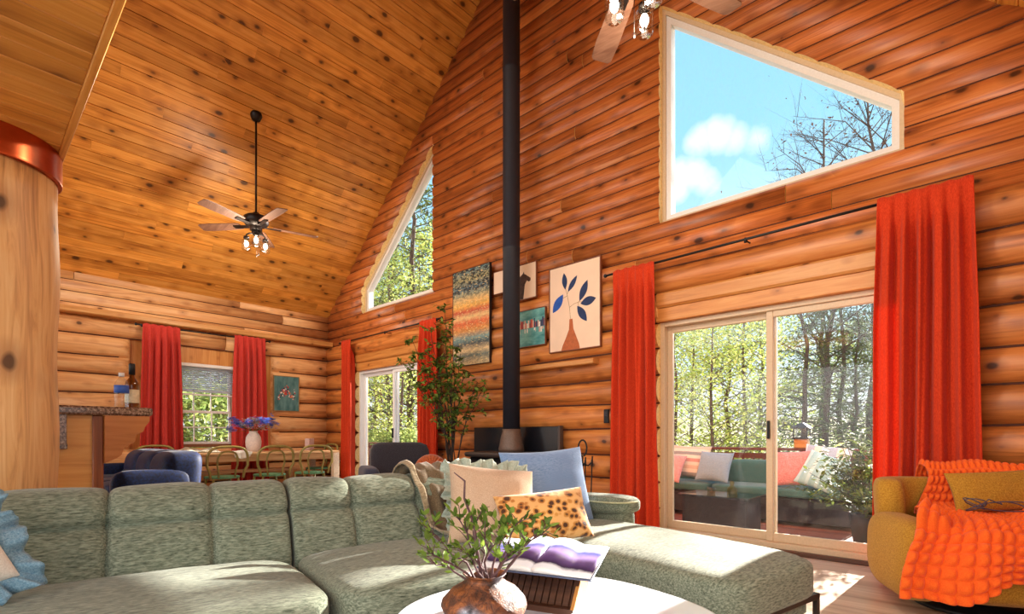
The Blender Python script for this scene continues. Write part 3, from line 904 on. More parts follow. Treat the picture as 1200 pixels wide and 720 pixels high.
m = MB(); m.lathe([(.150, .82), (.152, .86), (.148, .875), (.128, .98), (.112, 1.045), (.108, 1.05), (.108, 1.09), (.1, 1.09)], 28, (PX, PY, 0)); m.build('pipe_collar', TAUPE, st)
m = MB(); m.lathe([(.102, 1.07), (.102, 3.20), (.105, 3.205), (.105, 3.235), (.102, 3.24), (.102, 5.33), (.105, 5.335), (.105, 5.365), (.102, 5.37), (.102, ZR-.08)], 28, (PX, PY, 0)); m.build('flue_pipe', PIPE, st)
hs_ = thing('heat_shield', 'wide flat black panel behind the stove pipe', 'panel', (-4.285, 4.705, 0))
MB().box(-.715, .715, -.03, .03, .10, 1.12, .006).build('panel', plain('panel_black', (20, 21, 27), .25), hs_)
MB().box(.690, .722, -.035, .035, .10, 1.125, .005).build('side_edge', plain('panel_edge', (74, 62, 58), .5), hs_)
for x in (-.5, .5): MB().box(x-.06, x+.06, -.03, .03, 0, .1, .006).build('foot', BLACK, hs_)
ft = thing('fireplace_tool_set', 'black wrought iron fireplace tools on a stand beside the stove', 'fireplace tools', (-3.06, 4.40, 0), R_(20))
MB().lathe([(0, 0), (.13, 0), (.13, .015), (.03, .03), (.012, .04), (.012, .04)], 20).build('stand_base', BLACK, ft)
MB().tube([(0, 0, .03), (0, 0, .80)]+[(.045*math.sin(t), 0, .88-.085*math.cos(t)) for t in [R_(a) for a in range(25, 360, 24)]]+[(0, 0, .80)], .009, 8).build('pole', BLACK, ft)
m = MB()
for s in (-1, 1):
    m.tube([(0, 0, .72), (s*.06, 0, .70), (s*.1, 0, .74), (s*.105, 0, .80)], .008, 8)
    m.tube([(0, 0, .72), (s*.02, -.06, .70), (s*.05, -.08, .74), (s*.055, -.085, .79)], .008, 8)
m.build('hook_rack', BLACK, ft)
for i, (x, y) in enumerate(((-.1, 0), (.1, 0), (-.05, -.08), (.05, -.08))):
    m = MB(); m.tube([(x, y, .70), (x*.9, y*.9, .40), (x*.85, y*.9, .12)], .007, 6)
    if i == 0: m.box(x*.85-.045, x*.85+.045, y*.9-.004, y*.9+.004, .05, .16, .002)
    elif i == 1: m.tube([(x*.85, y, .12), (x*.85+.03, y, .09), (x*.85+.02, y, .06)], .006, 6)
    elif i == 2: m.lathe([(.01, .14), (.03, .12), (.035, .05), (0, .05)], 10, (x*.85, y*.9, 0))
    else: m.tube([(x*.85, y*.9, .12), (x*.85, y*.9, .06)], .01, 6)
    m.tube([(x, y, .70), (x, y, .76)], .011, 8)
    m.build(['shovel', 'poker', 'brush', 'tongs'][i], BLACK, ft)

# ------------------------------------------------------------------ green sectional sofa
SO = W(-1.162, 2.49); SR = R_(78.7)
SM = Matrix.Translation(SO) @ Matrix.Rotation(SR, 4, 'Z')
def S(u, v, z=0): return SM @ Vector((u, -v, z))
sofa = thing('sectional_sofa', 'large green chenille sectional sofa with a chaise', 'sofa', tuple(SO), SR)
m = MB(); m.box(-1.72, 2.04, -.90, .10, .15, .28, .02); m.box(1.25, 2.04, -1.56, -.94, .15, .28, .02); m.build('base', GREEN, sofa)
def crown(p, x, y, z, c=.02):
    if z > 0: p.z += c*(1-x*x)*(1-y*y)
    return p
def wr(p, x, y, z, s=0):
    p = crown(p, x, y, z)
    if z > .3: p.z += .0022*math.sin(p.x*19+p.y*7+s)*math.sin(p.y*13-p.x*5+s*2)
    return p
for (u0, u1, v0, v1) in ((-1.72, .035, .12, .955), (.05, 1.235, .12, .945)):
    m = MB(); m.cush(((u0+u1)/2, -(v0+v1)/2, .355), ((u1-u0)/2, (v1-v0)/2, .105), 7, 16, fn=lambda p, x, y, z: wr(p, x, y, z, u0))
    m.build('seat_cushion', GREEN, sofa, weld=True)
m = MB(); m.cush((1.655, -.88, .35), (.405, .76, .105), 6.5, 18, fn=lambda p, x, y, z: wr(p, x, y, z, 3)); m.build('chaise_cushion', GREEN, sofa, weld=True)
def backrest(u0, u1, seams):
    cz, hz, hv = .55, .24, .145
    def f(a, b):
        u = u0+(u1-u0)*a
        e = min(a, 1-a)*(u1-u0)
        rnd_ = min(1, e/.07); k = math.sqrt(max(0.0, 1-(1-rnd_)**2))*.12+.88
        th = 2*PI*b
        c, s = sp(math.cos(th), .62), sp(math.sin(th), .62)
        z = cz+hz*s*k; v = .05+hv*c*k
        v -= (z-.45)*.30
        for q in seams:
            g = math.exp(-abs(u-q)/.010); g2 = math.exp(-((u-q)/.05)**2)
            z -= (.024*g+.006*g2)*max(0, s); v -= (.030*g+.010*g2)*max(0, c)
        g = math.exp(-abs(z-.64)/.011); g2 = math.exp(-((z-.64)/.04)**2)
        if c > 0: v -= .034*g+.012*g2
        for q in seams:
            d2 = ((u-q)/.045)**2+((z-.64)/.045)**2
            if c > 0: v -= .012*math.exp(-d2)
        # soft puff per channel
        v += .0016*math.sin(u*23+z*41)+.0012*math.sin(u*57-z*83)+.0010*math.sin(z*150+u*9)*max(0, c)
        z += .003*math.sin(u*12.7)*max(0, s)
        return (u, -v, z)
    m = MB(); m.grid(f, int((u1-u0)*150), 120, cv=True)
    n = 120; nu = int((u1-u0)*150)
    m.f.append(list(range(n))); m.m.append(0); m.s.append(False); m.r.append(0)
    m.f.append([nu*n+j for j in range(n)]); m.m.append(0); m.s.append(False); m.r.append(0)
    m.build('backrest', GREEN, sofa)
backrest(-1.72, .045, [-1.36, -.995, -.63, -.265]); backrest(.06, 1.24, [.36, .72, 1.0]); backrest(1.25, 1.98, [1.6])
m = MB(); m.cush((2.035, -.20, .40), (.085, .27, .17), 5, 10); m.build('arm', GREEN, sofa, weld=True)
m = MB()
m.cush((2.02, -.20, .545), (.115, .31, .065), 3.6, 12, fn=lambda p, x, y, z: Vector((p.x+.02*(-y if y < 0 else 0), p.y, p.z+.012*(-y))))
m.tube([(2.02+.113*sp(math.cos(t), .6), -.20+.308*sp(math.sin(t), .6), .568-.012*math.sin(t)) for t in [2*PI*i/40 for i in range(40)]], .006, 6, closed=True, mat=1)
m.build('arm_pad', [GREEN, GREENP], sofa)
for (u, v) in ((1.30, 1.50), (2.0, 1.50), (2.0, .05), (-1.65, .9), (-1.65, .0), (.04, .9)):
    MB().box(u-.014, u+.014, -v-.014, -v+.014, 0, .15, .003).build('leg', CHROME, sofa)
m = MB(); m.box(1.30, 2.06, -1.60, -1.575, .235, .262, .003); m.box(2.045, 2.07, -1.60, -.5, .235, .262, .003); m.box(2.045, 2.07, -1.60, -1.575, 0, .262, .003)
m.build('metal_rail', CHROME, sofa)

# pillows
def pillow_mesh(m, w, h, t, n=18, mat=0, pinch=.07, seed=0, M=None, wr_=.004):
    r = random.Random(seed); ph = [r.uniform(0, 6) for _ in range(5)]
    for sg in (-1, 1):
        def f(a, b):
            x, z = math.sin((2*a-1)*PI/2*.999), math.sin((2*b-1)*PI/2*.999)
            X = w/2*x*(1-pinch*(1-z*z)); Z = h/2*z*(1-pinch*(1-x*x))
            d = t/2*((1-x**2)*(1-z**2))**.42
            d += wr_*math.sin(7*x+5*z+ph[0])*math.sin(6*z-4*x+ph[1])*(1-x**4)*(1-z**4)*2
            return (X, sg*d, Z)
        m.grid(f, n, n, mat=mat, flip=(sg > 0), M=M)
def ruffle(m, w, h, wid, k, amp, mat=0, pinch=.05, n=320, seed=0):
    r = random.Random(seed)
    def per(s):
        s = s % 1*4; e = int(s); t = s-e
        x, z = [(-1+2*t, -1), (1, -1+2*t), (1-2*t, 1), (-1, 1-2*t)][e]
        return x, z
    def f(a, b):
        x, z = per(a)
        X = w/2*x*(1-pinch*(1-z*z)); Z = h/2*z*(1-pinch*(1-x*x))
        q = max(abs(x), abs(z)); 
        # outward with rounded corners
        px, pz = sp(x, 3), sp(z, 3); l = math.hypot(px, pz)
        dx, dz = px/l, pz/l
        ph = k*2*PI*a+1.2*math.sin(a*31+seed)
        o = wid*b*(1+.18*math.sin(ph*.5+1))
        y = amp*b*math.sin(ph)+amp*.4*b*math.sin(ph*2.3+2)
        return (X+dx*(o-.004), y, Z+dz*(o-.004))
    m.grid(f, n, 5, cu=True, mat=mat)
def put(o, p, rot): o.location = p; o.rotation_euler = rot; return o

def pillow(label, mat, w, h, t, u, v, z, tilt, turn=0, roll=0, pipe=None, ruf=None, seed=0, cat='pillow', pinch=.07):
    rot = (Matrix.Rotation(SR+turn, 4, 'Z') @ Matrix.Rotation(-tilt, 4, 'X') @ Matrix.Rotation(roll, 4, 'Y')).to_euler()
    if ruf:
        r = thing('ruffled_pillow', label, cat, tuple(S(u, v, z)), rot=tuple(rot))
        m = MB(); pillow_mesh(m, w, h, t, seed=seed, pinch=pinch); m.build('cover', mat, r, weld=True)
        m = MB(); ruffle(m, w, h, ruf[1], ruf[2], ruf[3], seed=seed); o = m.build('ruffle', ruf[0], r)
        sm = o.modifiers.new('thick', 'SOLIDIFY'); sm.thickness = .003; sm.offset = 0
        return r
    m = MB(); pillow_mesh(m, w, h, t, seed=seed, pinch=pinch)
    return tag(m.build('throw_pillow', mat, None, tuple(S(u, v, z)), tuple(rot), weld=True), label, cat)
def leopard():
    t = NT('spotted_cloth')
    vo = t.n('ShaderNodeTexVoronoi'); vo.inputs['Scale'].default_value = 26
    c = t.coord((1, 1, 1.25))
    nz = t.n('ShaderNodeTexNoise'); nz.inputs['Scale'].default_value = 14; t.l(c, nz.inputs[0])
    ad = t.n('ShaderNodeVectorMath', operation='MULTIPLY_ADD'); ad.inputs[1].default_value = (.03, .03, .03); t.l(nz.outputs['Color'], ad.inputs[0]); t.l(c, ad.inputs[2])
    t.l(ad.outputs[0], vo.inputs['Vector'])
    base = t.ramp(t.noise(c, 5, 3), [(.35, L((150, 84, 28))), (.65, L((200, 142, 66)))])
    core = t.ramp(vo.outputs['Distance'], [(.30, (1, 1, 1, 1)), (.42, (0, 0, 0, 1))])
    col = t.mix(core, base, L((70, 40, 20)))
    ring = t.ramp(vo.outputs['Distance'], [(.48, (0, 0, 0, 1)), (.60, (1, 1, 1, 1))])
    col = t.mix(t.math('MULTIPLY', ring, .6), col, L((232, 186, 120)))
    return t.done(t.bsdf(col, .85, spec=.2, sheen=.4, normal=t.bump(t.noise(c, 150, 3), .3, .003)))
pillow('large blue linen pillow standing against the sofa back', BLUE, .62, .50, .17, 1.58, .19, .675, R_(14), R_(-8), R_(-3), seed=2)
pillow('pale sage ruffled pillow behind the beige pillow', SAGE, .42, .36, .13, 1.06, .30, .645, R_(22), R_(-10), R_(4), ruf=(SAGE, .065, 26, .022), seed=3)
pillow('plain beige pillow in front of the ruffled sage pillow', BEIGE, .47, .42, .20, 0.95, .50, .645, R_(24), R_(-14), R_(7), seed=4)
pillow('spotted golden brown lumbar pillow on the sofa seat', leopard(), .50, .27, .15, 1.13, .70, .595, R_(24), R_(-16), R_(-4), seed=5)
pillow('off-white pillow with a dusty blue ruffle at the sofa end', OFFW, .36, .40, .15, -1.06, .50, .69, R_(20), R_(25), R_(-16), ruf=(BLUERUF, .07, 24, .025), seed=6)

# knitted throw over sofa back
def throw():
    path = [(-.20, .46), (-.19, .60), (-.165, .74), (-.12, .81), (-.04, .83), (.04, .80), (.085, .73), (.12, .65), (.16, .55), (.20, .495), (.30, .478), (.45, .486), (.60, .489), (.74, .487), (.86, .484)]
    ln = [0]
    for a, b in zip(path, path[1:]): ln.append(ln[-1]+math.hypot(b[0]-a[0], b[1]-a[1]))
    def at(t):
        d = t*ln[-1]
        for i in range(len(path)-1):
            if d <= ln[i+1]+1e-9:
                q = (d-ln[i])/(ln[i+1]-ln[i])
                return tuple(path[i][k]+(path[i+1][k]-path[i][k])*q for k in (0, 1)), path[i], path[i+1]
        return path[-1], path[-2], path[-1]
    def f(a, b):
        (v, z), p, q = at(a)
        tx, tz = q[0]-p[0], q[1]-p[1]; l = math.hypot(tx, tz); nx, nz = -tz/l, tx/l
        if nz < 0 and abs(nz) > .3: nx, nz = -nx, -nz
        wd = .33-.05*a
        uu = .82+.12*a+(b-.5)*wd
        o = .014+.013*math.sin(b*17+a*3)+.008*math.sin(b*31-a*5)
        o = max(.004, o)
        return (uu, -(v+abs(nx)*o if a > .4 else v-abs(nx)*o), z+abs(nz)*o)
    r = thing('throw_blanket', 'brown knitted throw draped over the sofa back', 'throw', tuple(SO), SR)
    m = MB(); m.grid(lambda a, b: f(a, .11+.89*b), 60, 26)
    o = m.build('cloth', BROWN, r); sm = o.modifiers.new('thick', 'SOLIDIFY'); sm.thickness = .008; sm.offset = 1
    m = MB(); m.grid(lambda a, b: f(a, .11*b), 60, 5)
    o = m.build('ribbed_border', CREAMRIB, r); sm = o.modifiers.new('thick', 'SOLIDIFY'); sm.thickness = .009; sm.offset = 1
throw()

# ------------------------------------------------------------------ coffee table and things on it
TC = S(.56, 1.46)
ct = thing('coffee_table', 'round-cornered white coffee table in front of the sofa', 'coffee table', tuple(TC), SR)
def se(r, z, e=.8):
    return [(sp(math.cos(t), e)*(.50+r), sp(math.sin(t), e)*(.49+r), z) for t in [2*PI*i/72 for i in range(72)]]
m = MB(); rings = [(-.03, .385), (-.008, .388), (0, .395), (.002, .402), (0, .412), (-.006, .418), (-.016, .42), (-.25, .42)]
V = []; F = []
for r, zz in rings: V += se(r, zz)
for i in range(len(rings)-1):
    for j in range(72): F.append([i*72+j, i*72+(j+1) % 72, (i+1)*72+(j+1) % 72, (i+1)*72+j])
F += [list(range(72))[::-1], [(len(rings)-1)*72+j for j in range(72)]]
m.add(V, F, 0, False); m.build('table_top', GLOSSW, ct)
m = MB(); m.lathe([(.26, 0), (.27, .02), (.20, .05), (.12, .15), (.11, .28), (.16, .385)], 32); m.build('pedestal', GLOSSW, ct)

def vasemat():
    t = NT('vase_bronze')
    c = t.coord((1, 1, 1)); n1 = t.noise(c, 28, 6, .75, .4); n2 = t.noise(c, 5.5, 3, .5)
    a = t.ramp(n1, [(.36, L((30, 18, 14))), (.5, L((96, 50, 24))), (.68, L((160, 92, 44)))])
    b = t.ramp(n1, [(.36, L((54, 54, 62))), (.55, L((120, 124, 136))), (.7, L((176, 184, 196)))])
    col = t.mix(t.ramp(n2, [(.52, (0, 0, 0, 1)), (.60, (1, 1, 1, 1))]), a, b)
    return t.done(t.bsdf(col, .5, .05, t.bump(n1, .9, .008)))
VP = W(-.08, 1.5, .42)
VB = vasemat()
va = MB(); va.lathe([(.0, .001), (.055, .001), (.062, .006), (.09, .035), (.12, .075), (.126, .09), (.122, .105), (.095, .135), (.066, .152), (.056, .16), (.054, .168), (.060, .176), (.064, .18), (.060, .181), (.050, .172), (.046, .158), (.05, .14), (.0, .10)], 48, wob=lambda a, z: 1+.012*math.sin(3*a+z*20)+.008*math.sin(7*a))
tag(va.build('bronze_vase', VB, None, tuple(VP)), 'squat brown and grey mottled vase on the white table', 'vase')
def leafq(m, p, d, n, ln, wd, rnd, mat=0, bend=.2):
    d = d.normalized(); s = d.cross(n); s = s.normalized() if s.length > 1e-5 else d.orthogonal().normalized(); n = s.cross(d)
    V = [p, p+d*ln*.35+s*wd*.5+n*bend*ln*.15, p+d*ln*.7+s*wd*.38, p+d*ln-n*bend*ln*.3, p+d*ln*.7-s*wd*.38, p+d*ln*.35-s*wd*.5+n*bend*ln*.15, p+d*ln*.4-n*wd*.08, p+d*ln*.7-n*wd*.08]
    m.add([tuple(q) for q in V], [[0, 1, 6], [1, 2, 7, 6], [2, 3, 7], [0, 6, 5], [6, 7, 4, 5], [7, 3, 4]], mat, True, rnd)
def sprig(root, r, base, tip, nseg, rad, mats, leaf, nl, lsz, sides=3, curve=.25):
    """woody twig from base to tip with side shoots; leaves near the ends"""
    tw = MB(); lf = MB()
    def walk(p0, p1, ra, rb, seg):
        pts = [p0]; d = p1-p0
        for i in range(1, seg+1):
            t = i/seg
            j = Vector((r.uniform(-1, 1), r.uniform(-1, 1), r.uniform(-.5, .5)))*d.length*.05
            pts.append(p0+d*t+Vector((0, 0, math.sin(PI*t)*d.length*curve*.3))+(j if i < seg else j*.3))
        tw.tube(pts, [ra+(rb-ra)*i/seg for i in range(seg+1)], 6)
        return pts
    def leaves(p, d, k):
        for _ in range(k):
            dd = (d.normalized()+Vector((r.uniform(-1, 1), r.uniform(-1, 1), r.uniform(-.5, 1)))*.9)
            leafq(lf, p+Vector((r.uniform(-1, 1), r.uniform(-1, 1), r.uniform(-1, 1)))*.004, dd, Vector((r.uniform(-.5, .5), r.uniform(-.5, .5), 1)), lsz*r.uniform(.6, 1.25), lsz*r.uniform(.38, .55), r.random()*.9+.05)
    pts = walk(base, tip, rad, rad*.35, nseg)
    for i in range(max(1, nseg//2), nseg+1):
        if i < nseg:
            for _ in range(sides):
                if r.random() < .75:
                    d = (pts[i]-pts[i-1]).normalized()
                    e = pts[i]+(d*.6+Vector((r.uniform(-1, 1), r.uniform(-1, 1), r.uniform(-.2, .9)))*.8).normalized()*(tip-base).length*r.uniform(.12, .3)
                    pp = walk(pts[i], e, rad*.45, rad*.2, 3)
                    leaves(pp[-1], e-pts[i], nl); leaves(pp[2], e-pts[i], max(1, nl//2))
        leaves(pts[i], pts[i]-pts[i-1], max(1, nl-1))
    tw.build('twig', mats[0], root); lf.build('leaves', mats[1], root)
r = random.Random(21)
tips = [(-.24, .03, .20), (-.20, -.10, .12), (-.13, .02, .27), (-.05, .06, .17), (.00, -.03, .24), (.07, .05, .20), (.15, .0, .26), (.22, .03, .17), (.24, -.06, .22), (-.22, .05, .02), (.09, -.10, .12), (-.08, -.08, .14)]
for i, (a, b, c) in enumerate(tips):
    ro = thing('leafy_branch', 'thin budding branch standing in the mottled vase', 'branch', tuple(VP), group='budding branches in the mottled vase')
    bs = Vector((r.uniform(-.018, .018), r.uniform(-.018, .018), .125))
    w_ = Rv*a*.78+Fv*b
    sprig(ro, r, bs, Vector((w_.x, w_.y, .19+c*.62)), 6, .0042, (TWIG, LEAF_B), LEAF_B, 3, .032, 3)
ro = thing('bare_twig', 'tall bare purple twig rising from the mottled vase', 'twig', tuple(VP))
w1 = Rv*-.05; w2 = Rv*-.06
m = MB(); m.tube([(0, 0, .125), (w1.x*.5, w1.y*.5, .26), (w1.x*.6, w1.y*.6, .32), (w2.x, w2.y, .40), (w2.x*.95, w2.y, .45), (w2.x*1.5, w2.y*1.5, .475)], [.005, .005, .004, .0035, .003, .0015], 7)
m.tube([(w1.x*.6, w1.y*.6, .32), (w1.x*.1, w1.y*.1, .37), (w1.x*-.3, w1.y*-.3, .375)], [.003, .002, .001], 6)
m.build('stem', TWIG, ro)

# book stand with open book
BP = W(.10, 1.80, .42); BRZ = SR-R_(90)+R_(30)
bs_ = thing('book_stand', 'slatted walnut book stand on the white table', 'book stand', tuple(BP), BRZ)
m = MB(); m.prism([(-.145, 0), (.13, 0), (.15, .012), (.15, .02), (-.145, .02)], -.10, .10); m.build('base', W_WALNUT, bs_)
m = MB()
for k in range(12):
    x = -.14+k*.0245
    m.box(x, x+.021, -.006, .006, 0, .15, .002, M=Matrix.Translation((0, -.075, .02)) @ Matrix.Rotation(R_(-38), 4, 'X'))
m.box(-.145, .145, .004, .012, 0, .15, .002, M=Matrix.Translation((0, -.075, .02)) @ Matrix.Rotation(R_(-38), 4, 'X')); m.build('slatted_rest', W_WALNUT, bs_)
m = MB(); m.prism([(-.10, .02), (.10, .02), (.04, .132), (.02, .132)], .138, .152, M=Matrix.Rotation(R_(90), 4, 'Z')); m.build('side_panel', W_TRIM, bs_)
m = MB(); m.prism([(-.10, .02), (.10, .02), (.04, .132), (.02, .132)], -.152, -.140, M=Matrix.Rotation(R_(90), 4, 'Z')); m.build('side_panel', W_TRIM, bs_)
def page():
    t = NT('page_photo')
    sx = t.n('ShaderNodeSeparateXYZ'); tc = t.n('ShaderNodeTexCoord'); t.l(tc.outputs['Object'], sx.inputs[0])
    nz = t.noise(t.coord((14, 9, 9)), 1, 4)
    f = t.math('ADD', t.math('MULTIPLY', sx.outputs['Y'], 4.2), t.math('ADD', .5, t.math('MULTIPLY', t.math('SUBTRACT', nz, .5), .25)))
    col = t.ramp(f, [(.12, L((230, 228, 232))), (.2, L((46, 30, 66))), (.4, L((96, 70, 130))), (.55, L((150, 130, 190))), (.7, L((56, 66, 130))), (.85, L((190, 190, 214))), (.95, L((236, 234, 236)))])
    return t.done(t.bsdf(col, .4))
BKM = Matrix.Translation(BP) @ Matrix.Rotation(BRZ, 4, 'Z') @ Matrix.Translation((.01, .005, .157)) @ Matrix.Rotation(R_(13), 4, 'X')
bk = thing('open_book', 'open photo book with purple pages resting on the walnut stand', 'book', tuple(BKM.to_translation()), rot=tuple(BKM.to_euler()))
PAPER = plain('paper', (232, 228, 224), .6, bscale=200, var=.02)
m = MB(); m.box(-.205, .205, -.125, .125, -.006, -.001, .001); m.build('cover', plain('book_cover', (70, 78, 104), .4), bk)
for s in (-1, 1):
    def prof(a, top): 
        x = a*.2; return x, (.004+.022*math.sin(min(1, a*1.6+.12)*PI)**.7*(1-a*.45)) if top else 0
    m = MB(); n = 14; V = []; F = []
    for i in range(n+1):
        x, h = prof(i/n, True)
        V += [(s*x, -.12, 0), (s*x, .12, 0), (s*x, .12, h), (s*x, -.12, h)]
    for i in range(n):
        for k in range(4): F.append([i*4+k, i*4+(k+1) % 4, (i+1)*4+(k+1) % 4, (i+1)*4+k])
    F += [[0, 1, 2, 3], [n*4+3, n*4+2, n*4+1, n*4]]
    m.add(V, F, 0, True)
    for i in range(n):
        mi = len(m.f)-len(F)+i*4+2
        m.m[mi] = 1
    m.build('pages', [PAPER, page()], bk)

# ------------------------------------------------------------------ kitchen bar
KX = -4.10
kb = thing('kitchen_bar', 'oak kitchen bar with a granite counter behind the log post', 'kitchen bar', (KX, 0, 0))
m = MB(); m.box(-2.3, 0, -1.2, .615, 0, 1.135, .004); m.build('cabinet', W_OAK, kb)
m = MB(); m.box(-.01, .018, .575, .63, 0, 1.135, .006); m.build('corner_trim', wood('trim_dark', (120, 62, 28), (156, 90, 46), (178, 112, 64), 'Z', knots=False, cross=14), kb)
m = MB(); m.box(-2.35, .045, -1.25, .885, 1.135, 1.19, .012); m.build('countertop', GRANITE, kb)
m = MB(); m.prism([(.0, 0), (.235, 0), (.235, -.03), (.21, -.07), (.20, -.10), (.16, -.125), (.155, -.17), (.10, -.20), (.085, -.25), (.06, -.27), (.0, -.30)], -.05, -.01, M=Matrix.Translation((0, .63, 1.133)) @ Matrix.Rotation(R_(90), 4, 'Z')); m.build('corbel', W_CORB, kb)
m = MB(); m.box(.002, .03, .405, .452, .955, 1.135, .003); m.box(.002, .032, .33, .455, .925, .957, .003); m.build('granite_edge', GRANITE, kb)
# bottles
PLW = glass('plastic_clear', (.93, .96, 1, 1), .8); LAB = plain('label_blue', (44, 88, 178), .5, bscale=20); LABC = plain('label_cream', (222, 206, 170), .6)
bt = thing('water_bottle', 'clear water bottle with a blue label on the bar', 'bottle', (KX-.12, .745, 1.19))
MB().lathe([(0, .0), (.036, .0), (.04, .01), (.038, .05), (.04, .06), (.04, .14), (.036, .17), (.016, .20), (.014, .205), (.014, .215), (0, .215)], 20).build('body', PLW, bt)
MB().lathe([(.0405, .10), (.0415, .1005), (.0415, .15), (.0405, .1505)], 20).build('label', LAB, bt)
MB().lathe([(0, .21), (.017, .21), (.017, .235), (0, .236)], 16).build('cap', WHITE, bt)
bt = thing('liquor_bottle', 'tall dark-capped liquor bottle with a cream label on the bar', 'bottle', (KX-.19, .815, 1.19))
MB().lathe([(0, .0), (.038, .0), (.041, .01), (.041, .16), (.036, .185), (.016, .215), (.015, .26), (0, .26)], 20).build('body', glass('bottle_amber', (.62, .5, .3, 1), .9), bt)
MB().lathe([(.0415, .04), (.042, .0405), (.042, .13), (.0415, .1305)], 20).build('label', LABC, bt)
MB().lathe([(0, .235), (.0185, .235), (.0185, .305), (.016, .31), (0, .31)], 16).build('cap', BLACK, bt)

# ------------------------------------------------------------------ navy sofa
nv = thing('velvet_sofa', 'navy velvet sofa with rounded back cushions by the dining table', 'sofa', (-6.5, 1.5, 0))
m = MB(); m.cush((-1.0, 0, .22), (1.02, .44, .14), 8, 10); m.build('base', NAVY, nv, weld=True)
for k in range(3):
    m = MB(); m.cush((-.43-k*.64, -.10, .42), (.315, .36, .09), 6, 10); m.build('seat_cushion', NAVY, nv, weld=True)
for k in range(3):
    def bend(p, x, y, z):
        p.y += .02*z
        if y < 0 and z > 0: p.z -= .05*y*y
        return p
    m = MB(); m.cush((-.33-k*.66, .20, .57), (.33, .21, .27), 5, 12, fn=bend); m.build('back_cushion', NAVY, nv, weld=True)
for x in (-.055, -1.96):
    m = MB(); m.cush((x, -.08, .40), (.075, .36, .25), 5, 10); m.build('arm', NAVY, nv, weld=True)
for x in (-.1, -1.9):
    for y in (-.36, .36): MB().lathe([(.02, 0), (.03, .09)], 10, (x, y, 0)).build('leg', BLACK, nv)

# ------------------------------------------------------------------ dining set
dt = thing('dining_table', 'long pale oak dining table below the coral curtains', 'table', (-8.42, 3.16, 0))
m = MB(); m.box(-.46, .46, -1.20, 1.20, .735, .77, .006); m.build('table_top', W_OAKX, dt)
m = MB(); m.box(-.40, .42, -1.16, 1.16, .635, .735, .004); m.build('apron', W_OAKX, dt)
LEGW = plain('pale_leg', (226, 200, 172), .5)
for x in (-.41, .41):
    for y in (-1.15, 1.15): MB().box(x-.048, x+.048, y-.048, y+.048, 0, .735, .005).build('leg', LEGW, dt)
def chair(label, loc, rz, first=None, group=None):
    if first is not None:
        c = dup(first, label=label, group=group); c.location = loc; c.rotation_euler = (0, 0, rz); return c
    r = thing('bentwood_chair', label, 'chair', loc, rz, group)
    # front = -y, back at +y
    def hoop(w, zt, y0, y1, zb, n=22, ex=.48):
        P = [(-w*.80, y0, zb), (-w*.86, y0+.01, zb+.1)]
        for i in range(n+1):
            t = PI-PI*i/n
            P.append((w*sp(math.cos(t), .62), y0+(y1-y0)*(.45+.55*math.sin(t)), zb+.17+(zt-zb-.17)*sp(math.sin(t), ex)))
        P += [(w*.86, y0+.01, zb+.1), (w*.80, y0, zb)]
        return P
    MB().tube(hoop(.25, .865, .19, .25, .44), .017, 10).build('back_hoop', OLIVE, r)
    MB().tube(hoop(.125, .80, .185, .235, .45, ex=.7), .013, 8).build('inner_hoop', OLIVE, r)
    MB().lathe([(0, .435), (.205, .435), (.215, .442), (.215, .458), (.205, .465), (.0, .46)], 30).build('seat', SEATG, r)
    for sx, sy in ((-1, -1), (1, -1), (-1, 1), (1, 1)):
        MB().tube([(sx*.15, sy*.15, .44), (sx*.17, sy*.17, .22), (sx*.20, sy*.215, 0)], [.015, .014, .011], 9).build('leg', OLIVE, r)
    MB().tube([(.168*math.cos(2*PI*i/28), .168*math.sin(2*PI*i/28), .235) for i in range(28)], .008, 7, closed=True).build('leg_ring', OLIVE, r)
    return r
# seats face the table (-X): front -y -> -x means rz = -90deg
c1 = chair('olive bentwood chair at the table beside the navy velvet sofa', (-7.62, 2.45, 0), R_(-90))
chair('olive bentwood chair in the middle of the near row, before the flower vase', (-7.62, 3.08, 0), R_(-90), c1)
chair('olive bentwood chair at the table end of the near row, by the corner curtain', (-7.62, 3.68, 0), R_(-90), c1)
chair('olive bentwood chair across the table seen above the navy sofa', (-8.74, 1.98, 0), R_(88), c1)
chair('olive bentwood chair at the far head of the table in the log corner', (-8.62, 4.33, 0), R_(0), c1)
bn = thing('wooden_bench', 'wooden bench under the dining window behind the table', 'bench', (-8.84, 3.2, 0))
MB().box(-.10, .10, -.8, .8, .42, .47, .006).build('bench_seat', W_OAKX, bn)
for y in (-.7, .7): MB().box(-.09, .09, y-.03, y+.03, 0, .42, .005).build('leg', W_OAKX, bn)
